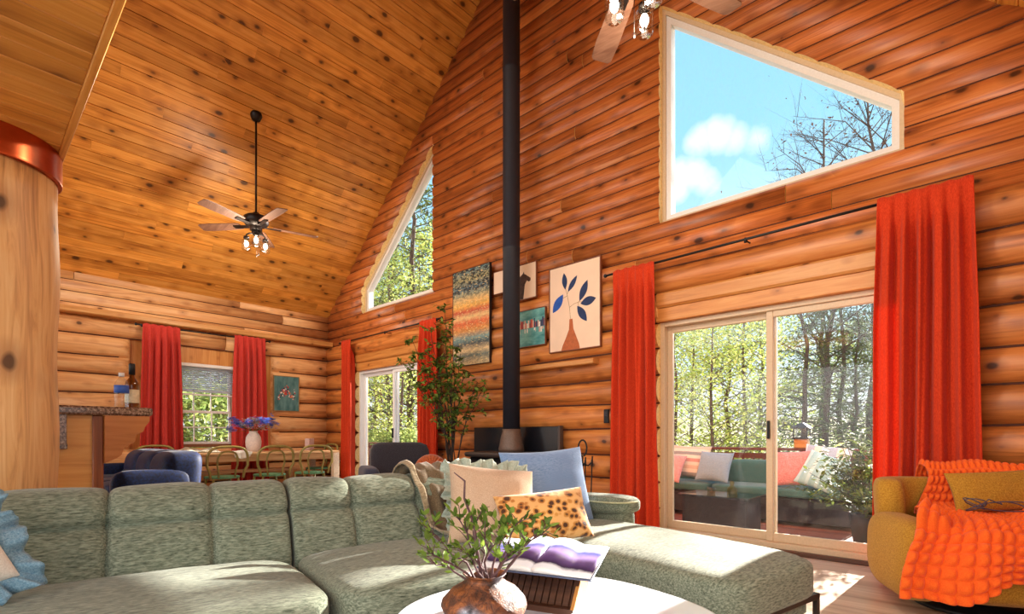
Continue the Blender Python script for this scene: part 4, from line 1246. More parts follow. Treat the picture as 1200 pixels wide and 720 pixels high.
# vase with blue flowers
DV = Vector((-8.35, 3.13, .77))
m = MB(); m.lathe([(0, 0), (.075, 0), (.085, .012), (.108, .08), (.113, .15), (.104, .22), (.078, .27), (.062, .285), (.060, .305), (.066, .315), (.058, .315), (.052, .29), (.06, .26), (.0, .2)], 32)
tag(m.build('ceramic_vase', CERAM, None, tuple(DV)), 'speckled white ceramic vase on the dining table', 'vase')
r = random.Random(5)
for k in range(22):
    an = 2*PI*k/22+r.uniform(-.2, .2); blue = k % 2 == 0
    rad = r.uniform(.16, .42) if blue else r.uniform(.08, .24); hh = r.uniform(.46, .64)-rad*.35 if blue else r.uniform(.38, .5)
    d = Vector((math.cos(an), math.sin(an), 0))
    ro = thing('flower_stem', 'blue flower spray in the white ceramic vase' if blue else 'white dried spray in the white ceramic vase', 'flower', tuple(DV), group='blue flowers in the ceramic vase' if blue else 'white sprays in the ceramic vase')
    b0 = Vector((d.x*.02, d.y*.02, .21)); tip = Vector((d.x*rad, d.y*rad, hh))
    MB().tube([b0, b0+Vector((d.x*.015, d.y*.015, .11)), (b0+tip)/2+Vector((0, 0, .04)), tip], [.003, .003, .0025, .002], 5).build('stem', LEAF_G, ro)
    fl = MB()
    for q in range(34 if blue else 40):
        t = r.uniform(.70, 1.04); p = b0+(tip-b0)*t+Vector((0, 0, .04*math.sin(PI*min(t, 1))))+Vector((r.gauss(0, 1), r.gauss(0, 1), r.gauss(0, 1)))*.026
        for s in range(5):
            a = 2*PI*s/5
            leafq(fl, p, Vector((math.cos(a), math.sin(a), r.uniform(-.2, .5))), Vector((0, 0, 1)), .034 if blue else .022, .028 if blue else .012, r.random()*.9+.05)
    fl.build('petals', PETALB if blue else PETALW, ro)
sp_ = thing('speaker_box', 'small pale box standing on the dining table end', 'box', (-8.62, 4.16, .77), R_(-60))
MB().box(-.075, .075, -.045, .045, 0, .20, .008).build('body', plain('pale_pink_box', (206, 178, 172), .5), sp_)
MB().box(-.06, .06, -.049, -.044, .02, .18, .003).build('front_panel', plain('box_front', (196, 166, 160), .7), sp_)
# crumpled cloth runner
def cloth(label, loc, w, l, drop, mat, seed, hgt=.03, rz=0):
    rr = random.Random(seed); ph = [rr.uniform(0, 6) for _ in range(8)]
    def f(a, b):
        x = (a-.5)*w; y = (b-.5)*l
        h = hgt*(.35+.65*abs(math.sin(7*a+ph[0]+3*math.sin(4*b+ph[1]))*math.sin(6*b+ph[2]+2*a)))*(math.sin(PI*a)*math.sin(PI*b))**.4+.004
        return (x+.015*math.sin(b*9+ph[3]), y+.02*math.sin(a*8+ph[4]), h)
    m = MB(); m.grid(f, 34, 44)
    if drop:
        def g(a, b):
            y = (b-.5)*l*(1-.2*a)
            return (w/2+.012+.015*math.sin(b*14+ph[5])*a+.015*math.sin(b*9+ph[3])*(1-a), y+.02*math.sin(8+ph[4]), .004*(1-a)-drop*a*(1-.35*abs(b-.45)*2))
        m.grid(g, 10, 30)
    o = m.build('table_cloth', mat, None, loc, (0, 0, rz)); sm = o.modifiers.new('thick', 'SOLIDIFY'); sm.thickness = .003; sm.offset = 1
    return tag(o, label, 'cloth')
cloth('crumpled pale patterned cloth heaped on the dining table', (-8.35, 2.30, .772), .50, .62, 0, fabric('pale_pattern', (120, 128, 104), (232, 220, 196), (24, 24, 24), .2), 1, .075)
cloth('white cloth hanging over the edge of the dining table', (-8.09, 2.82, .772), .29, .26, .10, OFFW, 2, .02)

# ------------------------------------------------------------------ charcoal armchair, pillow, tall plant
AP = W(-1.30, 6.0)
ac = thing('charcoal_armchair', 'charcoal upholstered armchair in front of the glass door', 'armchair', tuple(AP), AZ+R_(22))
m = MB(); m.cush((.05, .0, .24), (.42, .40, .16), 8, 8); m.build('base', CHAR, ac, weld=True)
m = MB(); m.cush((.05, -.05, .44), (.33, .35, .07), 6, 8); m.build('seat_cushion', CHAR, ac, weld=True)
m = MB(); m.cush((.05, .34, .60), (.36, .10, .33), 7, 10, fn=lambda p, x, y, z: Vector((p.x, p.y+.06*z, p.z))); m.build('backrest', CHAR, ac, weld=True)
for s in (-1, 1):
    m = MB(); m.cush((.05+s*.42, .0, .41), (.09, .42, .25), 6, 8); m.build('arm', fabric('charcoal_bluelit', (40, 48, 72), (66, 76, 104), (160,)*3, .2) if s < 0 else CHAR, ac, weld=True)  # one arm's charcoal is recoloured bluer to hold the bluish light on it
for x in (-.3, .4):
    for y in (-.3, .3): MB().lathe([(.018, 0), (.026, .09)], 10, (x, y, 0)).build('leg', BLACK, ac)
m = MB(); nn = 72
def rp(a, b):
    th = 2*PI*a; ph = -PI/2+PI*b
    rr = .20*math.cos(ph)**.6 if math.cos(ph) > 0 else 0
    return (rr*math.cos(th), .065*math.sin(ph)*(1+.10*math.sin(th*24)), rr*math.sin(th))
m.grid(rp, 144, 14, cu=True)
m.sell((0, -.066, 0), (.018, .008, .018), 1, 10, 6)
pp = ac.matrix_basis @ Vector((.36, .02, .60))
tag(m.build('round_pillow', RUST, None, tuple(pp), (R_(-24), 0, AZ+R_(10))), 'round pleated rust velvet pillow on the charcoal armchair', 'pillow')

PP = Vector((-5.02, 4.32, 0))
pl_ = thing('potted_plant', 'tall leafy plant with thin stems in front of the red curtain', 'plant', tuple(PP))
MB().lathe([(0, 0), (.13, 0), (.15, .02), (.19, .34), (.195, .38), (.175, .38), (.165, .33), (0, .33)], 28).build('pot', plain('clay_pot', (150, 120, 96), .7), pl_)
r = random.Random(33)
tw = MB(); lf = MB()
targets = [(-.62, .1, 1.95), (-.50, .15, 2.25), (-.40, -.1, 1.72), (-.28, .1, 2.35), (-.10, .1, 2.62), (-.02, .0, 2.40), (.10, .1, 2.15), (.16, .0, 1.85), (.30, -.1, 1.70), (.42, -.05, 1.66), (-.2, .0, 1.95), (.02, -.1, 1.60), (-.30, .0, 2.08), (-.12, -.1, 2.22), (-.45, .0, 2.0), (.04, .1, 2.0)]
for a, b, z in targets:
    d = Rv*a*1.05+Fv*0
    tip = Vector((d.x, min(d.y, .26), z)); b0 = Vector((r.uniform(-.06, .06), r.uniform(-.06, .06), .34))
    pts = []
    for i in range(11):
        t = i/10
        q = b0.lerp(tip, t); q.x = b0.x+(tip.x-b0.x)*t**1.9; q.y = b0.y+(tip.y-b0.y)*t**1.9
        pts.append(q+Vector((r.uniform(-1, 1), r.uniform(-1, 1), 0))*.015)
    tw.tube(pts, [.010-.0075*i/10 for i in range(11)], 6)
    for i in range(5, 11):
        for s in range(3 if i > 6 else 1):
            e = pts[i]+Vector((r.uniform(-1, 1)*.16, r.uniform(-1, .4)*.12, r.uniform(-.12, .10)))
            tw.tube([pts[i], (pts[i]+e)/2+Vector((0, 0, .015)), e], [.003, .0025, .0015], 5)
            for q in range(8):
                p = pts[i].lerp(e, r.uniform(.35, 1.05))
                leafq(lf, p, Vector((r.uniform(-1, 1), r.uniform(-1, 1), r.uniform(-.7, .5))), Vector((r.uniform(-.4, .4), r.uniform(-.8, .2), 1)), r.uniform(.05, .085), r.uniform(.026, .042), r.random()*.9+.05)
tw.build('stems', BARKD, pl_); lf.build('foliage', LEAF_I, pl_)

# ------------------------------------------------------------------ mustard swivel armchair
CP = W(2.70, 3.02); CRZ = AZ+R_(-16)
mc = thing('swivel_armchair', 'mustard boucle swivel armchair beside the red curtain', 'armchair', tuple(CP), CRZ)
MB().lathe([(0, 0), (.27, 0), (.28, .012), (.27, .025), (.05, .035), (.05, .09)], 36).build('swivel_base', BLACK, mc)
m = MB(); m.cush((0, 0, .25), (.455, .46, .165), 3.6, 12); m.build('seat_base', MUST, mc, weld=True)
m = MB(); m.cush((0, -.04, .425), (.31, .37, .06), 4.5, 10); m.build('seat_cushion', MUST, mc, weld=True)
def tub(a0, a1, r0, r1, zb, zt, n, mat, name, e=.06, squ=.75):
    def f(a, b):
        th = a0+(a1-a0)*a
        k = min(a, 1-a)*abs(a1-a0)*r1
        q = min(1, k/.09); en = math.sqrt(max(0., 1-(1-q)**2))
        ph = 2*PI*b
        c, s = sp(math.cos(ph), .45), sp(math.sin(ph), .45)
        hw = (r1-r0)/2*(.35+.65*en); cz = (zb+zt)/2; hz = (zt-zb)/2*(.80+.20*en)
        rr = (r0+r1)/2+hw*c
        zz = cz+hz*s-(1-en)*.02
        dx, dy = math.sin(th), math.cos(th)
        l = (abs(dx)**3+abs(dy)**3)**(1/3)
        lean = .05*(zz-.4) 
        return (dx/l*(rr+lean), dy/l*(rr+lean), zz)
    m = MB(); m.grid(f, n, 28, cv=True)
    N = 28
    m.f.append(list(range(N))); m.m.append(0); m.s.append(True); m.r.append(0)
    m.f.append([n*N+j for j in range(N)]); m.m.append(0); m.s.append(True); m.r.append(0)
    return m.build(name, mat, mc)
tub(R_(-84), R_(84), .285, .425, .38, .735, 48, MUST, 'backrest')
for s in (-1, 1):
    m = MB(); m.cush((s*.40, -.16, .32), (.105, .33, .225), 3.6, 12); m.build('arm', MUST, mc, weld=True)
cm = mc.matrix_basis
# bubble throw on armchair
def bthrow():
    path = [(.455, .42), (.475, .58), (.465, .72), (.42, .785), (.34, .775), (.28, .70), (.265, .60), (.25, .525), (.20, .505), (.05, .505), (-.10, .51), (-.26, .51), (-.40, .505), (-.485, .47), (-.530, .38), (-.55, .29), (-.555, .215)]
    ln = [0]
    for a, b in zip(path, path[1:]): ln.append(ln[-1]+math.hypot(b[0]-a[0], b[1]-a[1]))
    T = ln[-1]
    def at(d):
        d = max(0, min(T-1e-6, d))
        for i in range(len(path)-1):
            if d <= ln[i+1]:
                q = (d-ln[i])/(ln[i+1]-ln[i]); p0, p1 = path[i], path[i+1]
                return p0[0]+(p1[0]-p0[0])*q, p0[1]+(p1[1]-p0[1])*q
        return path[-1]
    bp = .052
    def f(a, b):
        d = a*T; y, z = at(d); y2, z2 = at(d+.02); y1, z1 = at(d-.02)
        ty, tz = y2-y1, z2-z1; l = math.hypot(ty, tz) or 1; ny, nz = -tz/l, ty/l
        if a > .12:                              # outward = up / front
            ny, nz = (ny, nz) if (nz > .2 or (abs(nz) <= .2 and ny < 0)) else (-ny, -nz)
        qa = min(1, max(0, (a-.62)/.38)); wl = -.06-.23*min(1, max(0, (a-.3)/.3))-.31*qa*qa*(3-2*qa)-.012*math.sin(a*9); wr2 = .40+.02*a
        x = wl+(wr2-wl)*b+.03*math.sin(a*6+2)*(1-b)
        bub = abs(math.sin(PI*d/bp))**.8*abs(math.sin(PI*b*17))**.8
        fold = .030*math.sin(b*15+1.0+a*2)*max(0, (a-.5)/.5)+.010*math.sin(b*9+a*11)
        o = .024+.036*bub+fold
        if -.45 < y < .25 and z < .6:
            z = z+min(.085, max(0, (abs(x)-.27))*1.3)*(1 if y > -.42 else max(0, 1-(-.42-y)/.1))
        hem = 0
        if a > .9: hem = (-.06*math.sin(b*6.5+.9)+.02*math.sin(b*17))*(a-.9)/.1
        y *= 1 if a > .3 else 1
        if y < -.4 and x > .36: y += .10*(x-.36)/.12
        if y > .3 and a < .5: y -= .13*(abs(x)/.36)**2.2
        return (x, y+ny*o, z+nz*o+hem)
    m = MB(); m.grid(f, 330, 190)
    return m
m = bthrow()
o = tag(m.build('bubble_throw', ORANGE, None, tuple(CP), (0, 0, CRZ)), 'bright orange bubble-textured throw draped over the mustard armchair', 'throw')
sm = o.modifiers.new('thick', 'SOLIDIFY'); sm.thickness = .006; sm.offset = 0
m = MB(); pillow_mesh(m, .50, .25, .13, seed=9)
tag(m.build('throw_pillow', MUST, None, tuple(cm @ Vector((.17, .08, .675))), tuple((Matrix.Rotation(CRZ+R_(6), 4, 'Z') @ Matrix.Rotation(R_(-20), 4, 'X') @ Matrix.Rotation(R_(-4), 4, 'Y')).to_euler()), weld=True), 'mustard lumbar pillow on the orange throw', 'pillow')
cb = MB(); r = random.Random(4)
pts = []
for i in range(60):
    t = i/59; x = -.20+.34*t+.02*math.sin(t*19); y = -.10-.03*math.sin(t*7); z = .60+.012*math.sin(t*13)+.035*math.sin(t*31)*(t < .45)+.02*math.sin(PI*t)
    if t < .45: x = -.16+.05*math.cos(t*42)+.04*t; y = -.09+.035*math.sin(t*42)
    pts.append((x+.13, y-.01, z))
cb.tube(pts, .0032, 6)
pts = [(.15+.14*math.cos(t), -.095-.02*math.sin(t), .605+.03*math.sin(t)) for t in [2*PI*i/30 for i in range(27)]]
cb.tube(pts, .0032, 6)
tag(cb.build('charging_cable', plain('cable_grey', (74, 74, 92), .4), None, tuple(CP), (0, 0, CRZ)), 'grey looped charging cable lying on the mustard lumbar pillow', 'cable')

# ------------------------------------------------------------------ deck and outdoor furniture
ZD = -.10
mb = MB(); y = YG+.18
while y < 8.1:
    mb.box(-22, 3.5, y, y+.135, ZD-.035, ZD, .004, 0, rnd=rng.random()*.9+.05); y += .14
struct(mb.build('deck_floor', [W_DECK]), 'red stained deck boards')
rl_ = thing('deck_railing', 'dark red wooden railing along the deck edge', 'railing', (0, 8.0, ZD))
MB().box(-22, 3.5, -.07, .07, .90, .94, .006).build('top_rail', W_RAIL, rl_)
MB().box(-22, 3.5, -.02, .02, .10, .18, .004).build('bottom_rail', W_RAIL, rl_)
MB().box(-22, 3.5, -.02, .02, .78, .86, .004).build('upper_rail', W_RAIL, rl_)
for k in range(15):
    x = -22+k*1.8
    MB().box(x-.045, x+.045, -.045, .045, 0, .90, .006).build('post', W_RAIL, rl_)
bal = None
for k in range(60):
    x = -8.2+k*.15
    if bal is None: bal = MB().box(-.018, .018, -.03, -.012, .12, .84, .003).build('baluster', W_RAIL, rl_)
    else: bal = dup(bal, rl_)
    bal.location = (x, 0, 0)
for k in range(36):
    x = -17.6+k*.15
    bal = dup(bal, rl_); bal.location = (x, 0, 0)

WICK = fabric('wicker_dark', (34, 34, 40), (74, 72, 76), (60, 60, 160), .7, sheen=0)
TEAL = fabric('teal_canvas_cloth', (48, 84, 82), (84, 124, 118), (160,)*3, .2)
os_ = thing('outdoor_sofa', 'dark wicker outdoor sofa with teal seat cushions on the deck', 'outdoor sofa', (-2.8, 7.35, ZD))
m = MB(); m.box(-2.3, 1.72, -.42, .42, .05, .34, .012); m.build('wicker_base', WICK, os_)
m = MB(); m.box(-2.3, 1.72, .30, .42, .34, .68, .012); m.build('wicker_back', WICK, os_)
m = MB(); m.box(1.60, 1.72, -.42, .42, .34, .56, .012); m.build('wicker_arm', WICK, os_)
for k in range(5):
    a = -2.28+k*.776
    m = MB(); m.cush((a+.385, -.06, .405), (.383, .38, .06), 7, 8); m.build('seat_cushion', TEAL, os_, weld=True)
    m = MB(); m.cush((a+.385, .22, .60), (.375, .09, .18), 5, 8); m.build('back_cushion', TEAL, os_, weld=True)
def opillow(label, mat, px, z, w, h, Y, tilt=22, roll=0, turn=0, seed=0):
    t = (px-600)/600; d = Fv+Rv*t; s = Y/d.y
    m = MB(); pillow_mesh(m, w, h, .15, 14, seed=seed)
    return tag(m.build('outdoor_pillow', mat, None, (d.x*s, Y, z), tuple((Matrix.Rotation(R_(turn), 4, 'Z') @ Matrix.Rotation(R_(-tilt), 4, 'X') @ Matrix.Rotation(R_(roll), 4, 'Y')).to_euler()), weld=True), label, 'pillow')
def stripes(name, cols, axis, sc):
    t = NT(name); tc = t.n('ShaderNodeTexCoord'); sx = t.n('ShaderNodeSeparateXYZ'); t.l(tc.outputs['Object'], sx.inputs[0])
    f = t.math('FRACT', t.math('ADD', t.math('MULTIPLY', sx.outputs[axis], sc), 10.25))
    return t.done(t.bsdf(t.ramp(f, [(i/len(cols), L(c)) for i, c in enumerate(cols)], 'CONSTANT'), .9, spec=.2))
PINK = fabric('pink_cloth', (206, 120, 116), (232, 156, 150), (60,)*3, .5); GREY = fabric('greyblue_cloth', (126, 148, 166), (164, 184, 198), (150,)*3, .2)
PINKL = fabric('pink_pale', (224, 150, 146), (238, 180, 172), (60,)*3, .3)
AQUA = stripes('aqua_stripe', [(170, 206, 206), (196, 222, 220), (160, 198, 200)], 'X', 9)
STRI = stripes('cream_stripe', [(226, 214, 198), (206, 150, 140), (232, 222, 208), (150, 150, 150), (230, 216, 200), (216, 190, 170)], 'Z', 3.2)
GEO = stripes('grey_white_block', [(216, 220, 230), (170, 176, 190), (232, 214, 196)], 'X', 4)
opillow('pale pink outdoor pillow at the curtain end of the deck sofa', PINKL, 783, .56, .44, .44, 6.99, 30, 8, 10, 1)
opillow('cream striped outdoor pillow behind the pale pink pillow', STRI, 806, .64, .62, .50, 7.22, 24, 2, 0, 2)
opillow('grey blue outdoor pillow behind the deck table', GREY, 837, .585, .46, .44, 7.08, 24, 3, 0, 3)
opillow('coral pink textured outdoor pillow in the right door pane', PINK, 928, .60, .46, .46, 7.10, 20, -4, 0, 4)
opillow('grey and white outdoor pillow at the sofa corner below the lantern', GEO, 968, .68, .52, .44, 7.24, 22, 6, 0, 5)
opillow('pale aqua striped outdoor pillow leaning beside the shrub', AQUA, 963, .58, .46, .46, 6.98, 26, 20, 0, 6)
tb = thing('deck_table', 'low dark wicker deck table with a glass top', 'table', (-2.22, 5.95, ZD))
m = MB(); m.box(-.36, .36, -.24, .24, .02, .43, .012); m.build('wicker_base', WICK, tb)
m = MB(); m.box(-.40, .40, -.27, .27, .432, .442, .003); m.build('glass_top', glass('table_glass', (.75, .85, .85, 1), 1.), tb)
o = MB(); o.lathe([(0, 0), (.05, 0), (.055, .01), (.05, .07), (.02, .10), (.018, .12), (.025, .125), (.025, .15), (0, .16)], 18)
tag(o.build('glass_decanter', glass('amber_glass', (.9, .75, .5, 1), 1.), None, (-2.10, 5.96, ZD+.442)), 'stoppered amber decanter on the deck table', 'decanter')
for k, (x, y) in enumerate(((-2.30, 5.90), (-2.36, 5.99))):
    o = MB(); o.lathe([(0, 0), (.032, 0), (.038, .07), (.035, .07), (.03, .01), (0, .01)], 16)
    tag(o.build('glass_tumbler', glass('tumbler_glass', (.92, .82, .66, 1), 1.), None, (x, y, ZD+.442)), 'small amber tumbler on the deck table', 'glass', 'tumblers on the deck table')
# lantern on railing post
lnx = -1.87
ln_ = thing('post_lantern', 'black roofed lantern on a wooden block on the deck railing', 'lantern', (lnx, 8.0, ZD+.94))
MB().box(-.085, .085, -.068, .068, 0, .13, .01).build('wood_block', W_TRIM, ln_)
MB().box(-.10, .10, -.10, .10, .13, .155, .004).build('base', BLACK, ln_)
m = MB()
for sx in (-1, 1):
    for sy in (-1, 1): m.box(sx*.085-.008, sx*.085+.008, sy*.085-.008, sy*.085+.008, .155, .27, .002)
m.build('frame', BLACK, ln_)
MB().box(-.075, .075, -.075, .075, .157, .268, .002).build('pane', GLASSC, ln_)
m = MB(); m.lathe([(.16, .27), (.155, .285), (.06, .34), (.02, .355), (0, .356)], 4, M=Matrix.Rotation(R_(45), 4, 'Z'), smooth=False); m.build('roof', BLACK, ln_)
# potted shrub on deck
sh = thing('potted_shrub', 'bushy dark green shrub in a black pot outside the door', 'shrub', (-.86, 6.22, ZD))
MB().lathe([(0, 0), (.12, 0), (.16, .30), (.165, .33), (.15, .33), (.14, .28), (0, .28)], 24).build('pot', BLACK, sh)
r = random.Random(17); lf = MB(); tw = MB()
for k in range(60):
    an = r.uniform(0, 2*PI); el = r.uniform(.1, 1.4); ln = r.uniform(.34, .66)
    d = Vector((math.cos(an)*math.cos(el), math.sin(an)*math.cos(el), math.sin(el)*1.2))
    b0 = Vector((0, 0, .30)); tip = b0+d*ln+Vector((0, 0, .12))
    tw.tube([b0, b0.lerp(tip, .5)+Vector((0, 0, .05)), tip], [.008, .005, .002], 5)
    for q in range(38):
        p = b0.lerp(tip, r.uniform(.35, 1.05))+Vector((r.gauss(0, .035), r.gauss(0, .035), r.gauss(0, .035)))
        leafq(lf, p, Vector((r.uniform(-1, 1), r.uniform(-1, 1), r.uniform(-.3, .6))), Vector((r.uniform(-.5, .5), r.uniform(-.5, .5), 1)), r.uniform(.06, .10), r.uniform(.022, .036), r.random()*.9+.05)
tw.build('stems', BARKD, sh); lf.build('foliage', LEAF_G2, sh)
m = MB(); m.lathe([(0, 0), (.10, 0), (.14, .26), (.145, .28), (.13, .28), (.0, .25)], 20)

# ------------------------------------------------------------------ ground, forest
def gz(x, y):
    return -1.6+max(0, (y-20))*.10+.25*math.sin(x*.3)+.2*math.sin(y*.4+x*.2)+max(0, (-x-20))*.03
mb = MB(); mb.grid(lambda a, b: ((a-.6)*110, 8.3+b*60, gz((a-.6)*110, 8.3+b*60)), 40, 30)
mb.grid(lambda a, b: (-70+a*60, -20+b*28.3, gz(-70+a*60, 8.3)), 14, 10)
def groundm():
    t = NT('forest_floor'); n = t.noise(t.coord((1.2,)*3), 1, 6, .7)
    return t.done(t.bsdf(t.ramp(n, [(.35, L((70, 66, 44))), (.5, L((112, 104, 66))), (.65, L((122, 132, 74)))]), .95))
struct(mb.build('ground_outside', [groundm()]), 'forest ground beyond the deck')

def tree_proto(seed, h, cr, z0, nb, nl, lsz, trunk_r, kind):
    r = random.Random(seed); tw = MB(); lf = MB()
    pts = [Vector((0, 0, 0))]
    for i in range(1, 11):
        pts.append(Vector((r.gauss(0, .05)*h*.06*i**.5, r.gauss(0, .05)*h*.06*i**.5, h*i/10)))
    tw.tube(pts, [trunk_r*(1-.085*i) for i in range(11)], 8)
    for k in range(nb):
        t = z0+(1-z0)*(k+r.random())/nb*.97
        i = min(9, int(t*10)); p = pts[i].lerp(pts[i+1], t*10-i)
        an = r.uniform(0, 2*PI)
        f = (math.sin(PI*min(1, (t-z0)/(1-z0)*.9+.12)))**.8 if kind != 'pine' else (1-t)*1.15+.12
        up = {'pine': r.uniform(-.12, .22), 'bare': r.uniform(.5, 1.1)}.get(kind, r.uniform(.15, .7))
        d = Vector((math.cos(an), math.sin(an), up)).normalized()
        ln = cr*f*r.uniform(.6, 1.1)
        e = p+d*ln; mid = p.lerp(e, .5)+Vector((r.gauss(0, .05)*ln, r.gauss(0, .05)*ln, ln*.06))
        br = trunk_r*(.30 if kind == 'bare' else .22)*(1-t*.6)
        tw.tube([p, mid, e], [br, br*.65, br*.2], 5, caps=False)
        subs = []
        for q in range(7 if kind == 'bare' else 4):
            s0 = p.lerp(mid, r.uniform(.5, 1)) if r.random() < .4 else mid.lerp(e, r.uniform(0, .95))
            se_ = s0+(d*.7+Vector((r.gauss(0, .6), r.gauss(0, .6), r.gauss(.15, .4)))).normalized()*ln*r.uniform(.2, .5)
            tw.tube([s0, s0.lerp(se_, .5)+Vector((0, 0, ln*.02)), se_], [br*.4, br*.25, br*.1], 4, caps=False)
            subs.append((s0, se_))
            if kind == 'bare':
                for w in range(4):
                    s1 = s0.lerp(se_, r.uniform(.3, 1)); s2 = s1+(se_-s0).normalized()*ln*.1+Vector((r.gauss(0, 1), r.gauss(0, 1), r.gauss(.3, 1)))*ln*.08
                    tw.tube([s1, s2], [br*.16, br*.05], 3, caps=False); subs.append((s1, s2))
        subs.append((p.lerp(e, .3), e))
        for q in range(max(1, nl//nb)):
            a, b = r.choice(subs); c = a.lerp(b, r.uniform(.2, 1.05))
            s = .10*cr if kind != 'pine' else .06*cr
            c = c+Vector((r.gauss(0, s), r.gauss(0, s), r.gauss(0, s*.7)))
            dd = Vector((r.gauss(0, 1), r.gauss(0, 1), r.gauss(0, .6))); dd.normalize()
            n = Vector((r.gauss(0, .6), r.gauss(0, .6), 1)); sd = dd.cross(n); sd = sd.normalized() if sd.length > 1e-4 else dd.orthogonal()
            l = lsz*r.uniform(.6, 1.3); w = l*(.5 if kind != 'pine' else .22)
            lf.add([tuple(c), tuple(c+dd*l*.5+sd*w*.5), tuple(c+dd*l), tuple(c+dd*l*.5-sd*w*.5)], [[0, 1, 2, 3]], 0, False, r.random()*.9+.05)
    return tw, lf
PROT = {}
def add_tree(kind, x, y, sc=1., rz=None, zoff=0):
    spec = dict(
        spring=(41, 7.6, 2.1, .16, 60, 3600, .12, .085, 'dec', BARK, LEAF_Y, 'slender tree with yellow-green spring leaves beyond the deck'),
        green=(43, 8.2, 2.5, .12, 66, 3600, .13, .11, 'dec', BARK, LEAF_G, 'mid green leafy tree beyond the deck'),
        pine=(45, 9.5, 2.0, .10, 90, 3800, .17, .12, 'pine', BARKD, LEAF_D, 'dark straight-trunked evergreen with level branches beyond the deck'),
        bare=(47, 10.6, 2.6, .40, 44, 420, .08, .10, 'bare', BARKD, LEAF_BR, 'nearly bare tree seen against the sky'),
        bush=(49, 2.6, 1.7, .05, 40, 4200, .12, .03, 'dec', BARK, LEAF_G, 'leafy bush growing below the deck railing'))[kind]
    if kind not in PROT:
        tw, lf = tree_proto(*spec[:9])
        r0 = thing('bush' if kind == 'bush' else kind+'_tree' if kind not in ('green', 'pine') else ('leafy_tree' if kind == 'green' else 'pine_tree'), spec[11], 'bush' if kind == 'bush' else 'tree', group={'spring': 'spring trees outside', 'green': 'leafy trees outside', 'pine': 'evergreens outside', 'bare': 'bare trees outside', 'bush': 'bushes below the deck'}[kind])
        tw.build('trunk', spec[9], r0); lf.build('foliage', spec[10], r0)
        PROT[kind] = r0; o = r0
    else:
        o = dup(PROT[kind])
    o.location = (x, y, gz(x, y)-.05+zoff); o.scale = (sc, sc, sc); o.rotation_euler = (0, 0, rz if rz is not None else rng.uniform(0, 6.28))
    return o
def ray(px, Y):
    d = Fv+Rv*((px-600)/600); s = Y/d.y
    return d.x*s
# seen through the sliding door
for px, Y, k, s in ((790, 13.5, 'spring', .88), (812, 16, 'spring', 1.05), (835, 12.2, 'spring', .80), (852, 18, 'green', 1.0), (872, 14.5, 'spring', .95), (890, 20, 'green', 1.1), (905, 16, 'green', .85),
                    (940, 12.0, 'pine', .74), (962, 17, 'pine', .95), (985, 14, 'pine', .78), (1002, 13.5, 'pine', .62), (1030, 16, 'pine', .74), (1000, 20, 'green', .8), (770, 18, 'green', .9)):
    add_tree(k, ray(px, Y), Y, s)
for px, Y, s in ((785, 10.0, .8), (815, 11, .85), (850, 10.2, .8), (880, 11.4, .9), (915, 10.2, .75), (950, 10.6, .8), (985, 10.0, .75), (1015, 10.4, .8), (1045, 10, .9)):
    add_tree('bush', ray(px, Y), Y, s)
# against the sky in the raked window
for px, Y, s in ((968, 13.0, .95), (1022, 15.5, 1.12), (1075, 14.0, 1.05)):
    add_tree('bare', ray(px, Y), Y, s)
# beyond the corner door and the triangular window
for px, Y, k, s in ((428, 11.5, 'spring', 1.1), (440, 14, 'green', 1.3), (455, 10.8, 'green', 1.1), (462, 16, 'pine', 1.6), (480, 12, 'pine', 1.6), (492, 14, 'spring', 1.5), (512, 15, 'green', 1.5), (470, 10.2, 'spring', .9), (524, 12.5, 'spring', 1.3)):
    add_tree(k, ray(px, Y), Y, s)
for px, Y, s in ((435, 10, .9), (455, 9.7, .85), (480, 10, .9), (500, 9.8, .9)):
    add_tree('bush', ray(px, Y), Y, s)
# outside the dining window
for x, y, k, s in ((-13.2, 3.0, 'bush', 1.3), (-13.8, 4.2, 'bush', 1.4), (-15, 3.3, 'green', .8), (-16, 5.0, 'spring', .9), (-17.5, 3.8, 'green', 1.0), (-18, 5.8, 'pine', 1.1), (-14.2, 2.2, 'bush', 1.3)):
    add_tree(k, x, y, s)

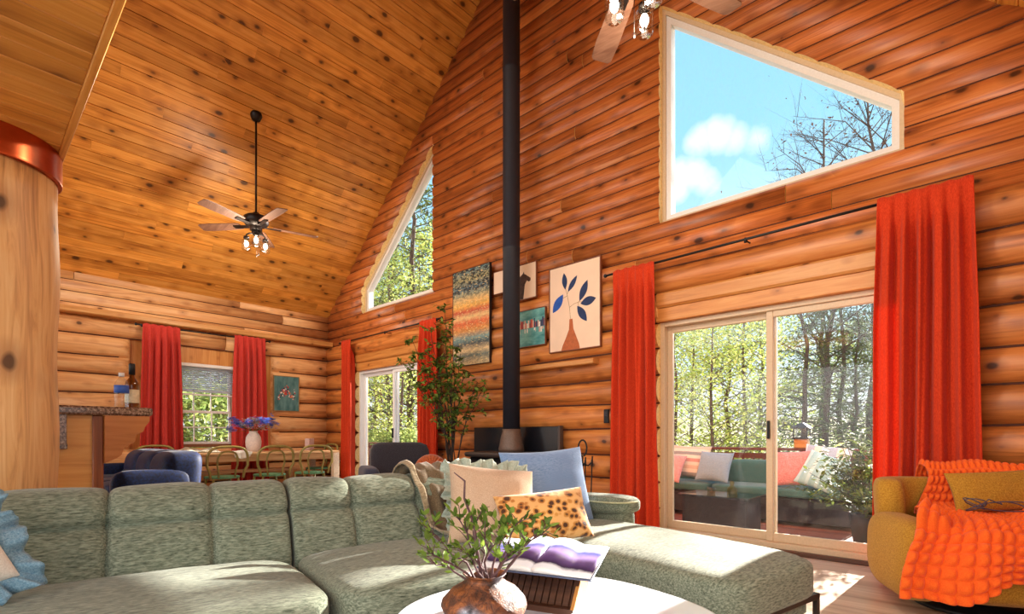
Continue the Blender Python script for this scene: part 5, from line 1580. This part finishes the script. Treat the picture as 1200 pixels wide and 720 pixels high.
# ------------------------------------------------------------------ light
def world():
    w = bpy.data.worlds.new('sky'); bpy.context.scene.world = w; w.use_nodes = True
    nt = w.node_tree; nt.nodes.clear()
    t = NT.__new__(NT); t.t = nt
    out = nt.nodes.new('ShaderNodeOutputWorld'); bg = nt.nodes.new('ShaderNodeBackground')
    tc = t.n('ShaderNodeTexCoord'); g = tc.outputs['Generated']
    sx = t.n('ShaderNodeSeparateXYZ'); t.l(g, sx.inputs[0])
    col = t.ramp(t.math('ADD', t.math('MULTIPLY', sx.outputs['Z'], .5), .5), [(.40, (.34, .32, .26, 1)), (.495, (.62, .60, .52, 1)), (.505, (.95, .97, .98, 1)), (.60, (.54, .81, .94, 1)), (.74, (.29, .62, .84, 1)), (1., (.22, .50, .86, 1))])
    nz = t.noise(g, 26, 5, .6)
    fac = None
    for px, py, k in ((822, 164, .99978), (842, 158, .99970), (862, 163, .99985), (885, 165, .99994), (798, 207, .99972), (812, 204, .99975), (790, 218, .9997), (826, 213, .99988)):
        d = tuple((Fv+Rv*((px-600)/600)+Vector((0, 0, (512-py)/600))).normalized())
        dp = t.n('ShaderNodeVectorMath', operation='DOT_PRODUCT'); dp.inputs[1].default_value = d
        t.l(g, dp.inputs[0])
        v = t.math('ADD', dp.outputs['Value'], t.math('MULTIPLY', t.math('SUBTRACT', nz, .5), .0006))
        m = t.math('MULTIPLY', t.math('SUBTRACT', v, k-.0002), 1900., True)
        fac = m if fac is None else t.math('MAXIMUM', fac, m)
    col = t.mix(t.math('MULTIPLY', fac, .9), col, (.92, .97, 1.0, 1))
    # added bright sky behind the house, out of view, to fill the room with light
    rear = t.math('MULTIPLY', t.math('ADD', sx.outputs['Y'], .0), -1.0)
    rear = t.math('MULTIPLY', t.math('MULTIPLY', t.math('SUBTRACT', rear, .05), 2.2, True), t.math('MULTIPLY', t.math('ADD', sx.outputs['Z'], .10), 6., True))
    col = t.mix(rear, col, (REAR, REAR*.97, REAR*.92, 1))
    t.l(col, bg.inputs[0]); bg.inputs[1].default_value = 1.0
    nt.links.new(bg.outputs[0], out.inputs[0])
REAR = 2.8
world()
sun = bpy.data.lights.new('sun', 'SUN'); sun.energy = 22.0; sun.angle = R_(.7); sun.color = (1, .93, .82)
so = bpy.data.objects.new('sun', sun); C.objects.link(so)
dirv = Vector((-.06, -1, -.355)).normalized()
so.rotation_euler = dirv.to_track_quat('-Z', 'Y').to_euler()

sc = bpy.context.scene
sc.view_settings.view_transform = 'Standard'; sc.view_settings.look = 'None'
sc.view_settings.exposure = .55; sc.view_settings.gamma = 1; sc.view_settings.use_curve_mapping = False
sc.cycles.use_denoising = True
sc.cycles.max_bounces = 10; sc.cycles.diffuse_bounces = 5; sc.cycles.transparent_max_bounces = 24
sc.cycles.sample_clamp_indirect = 8
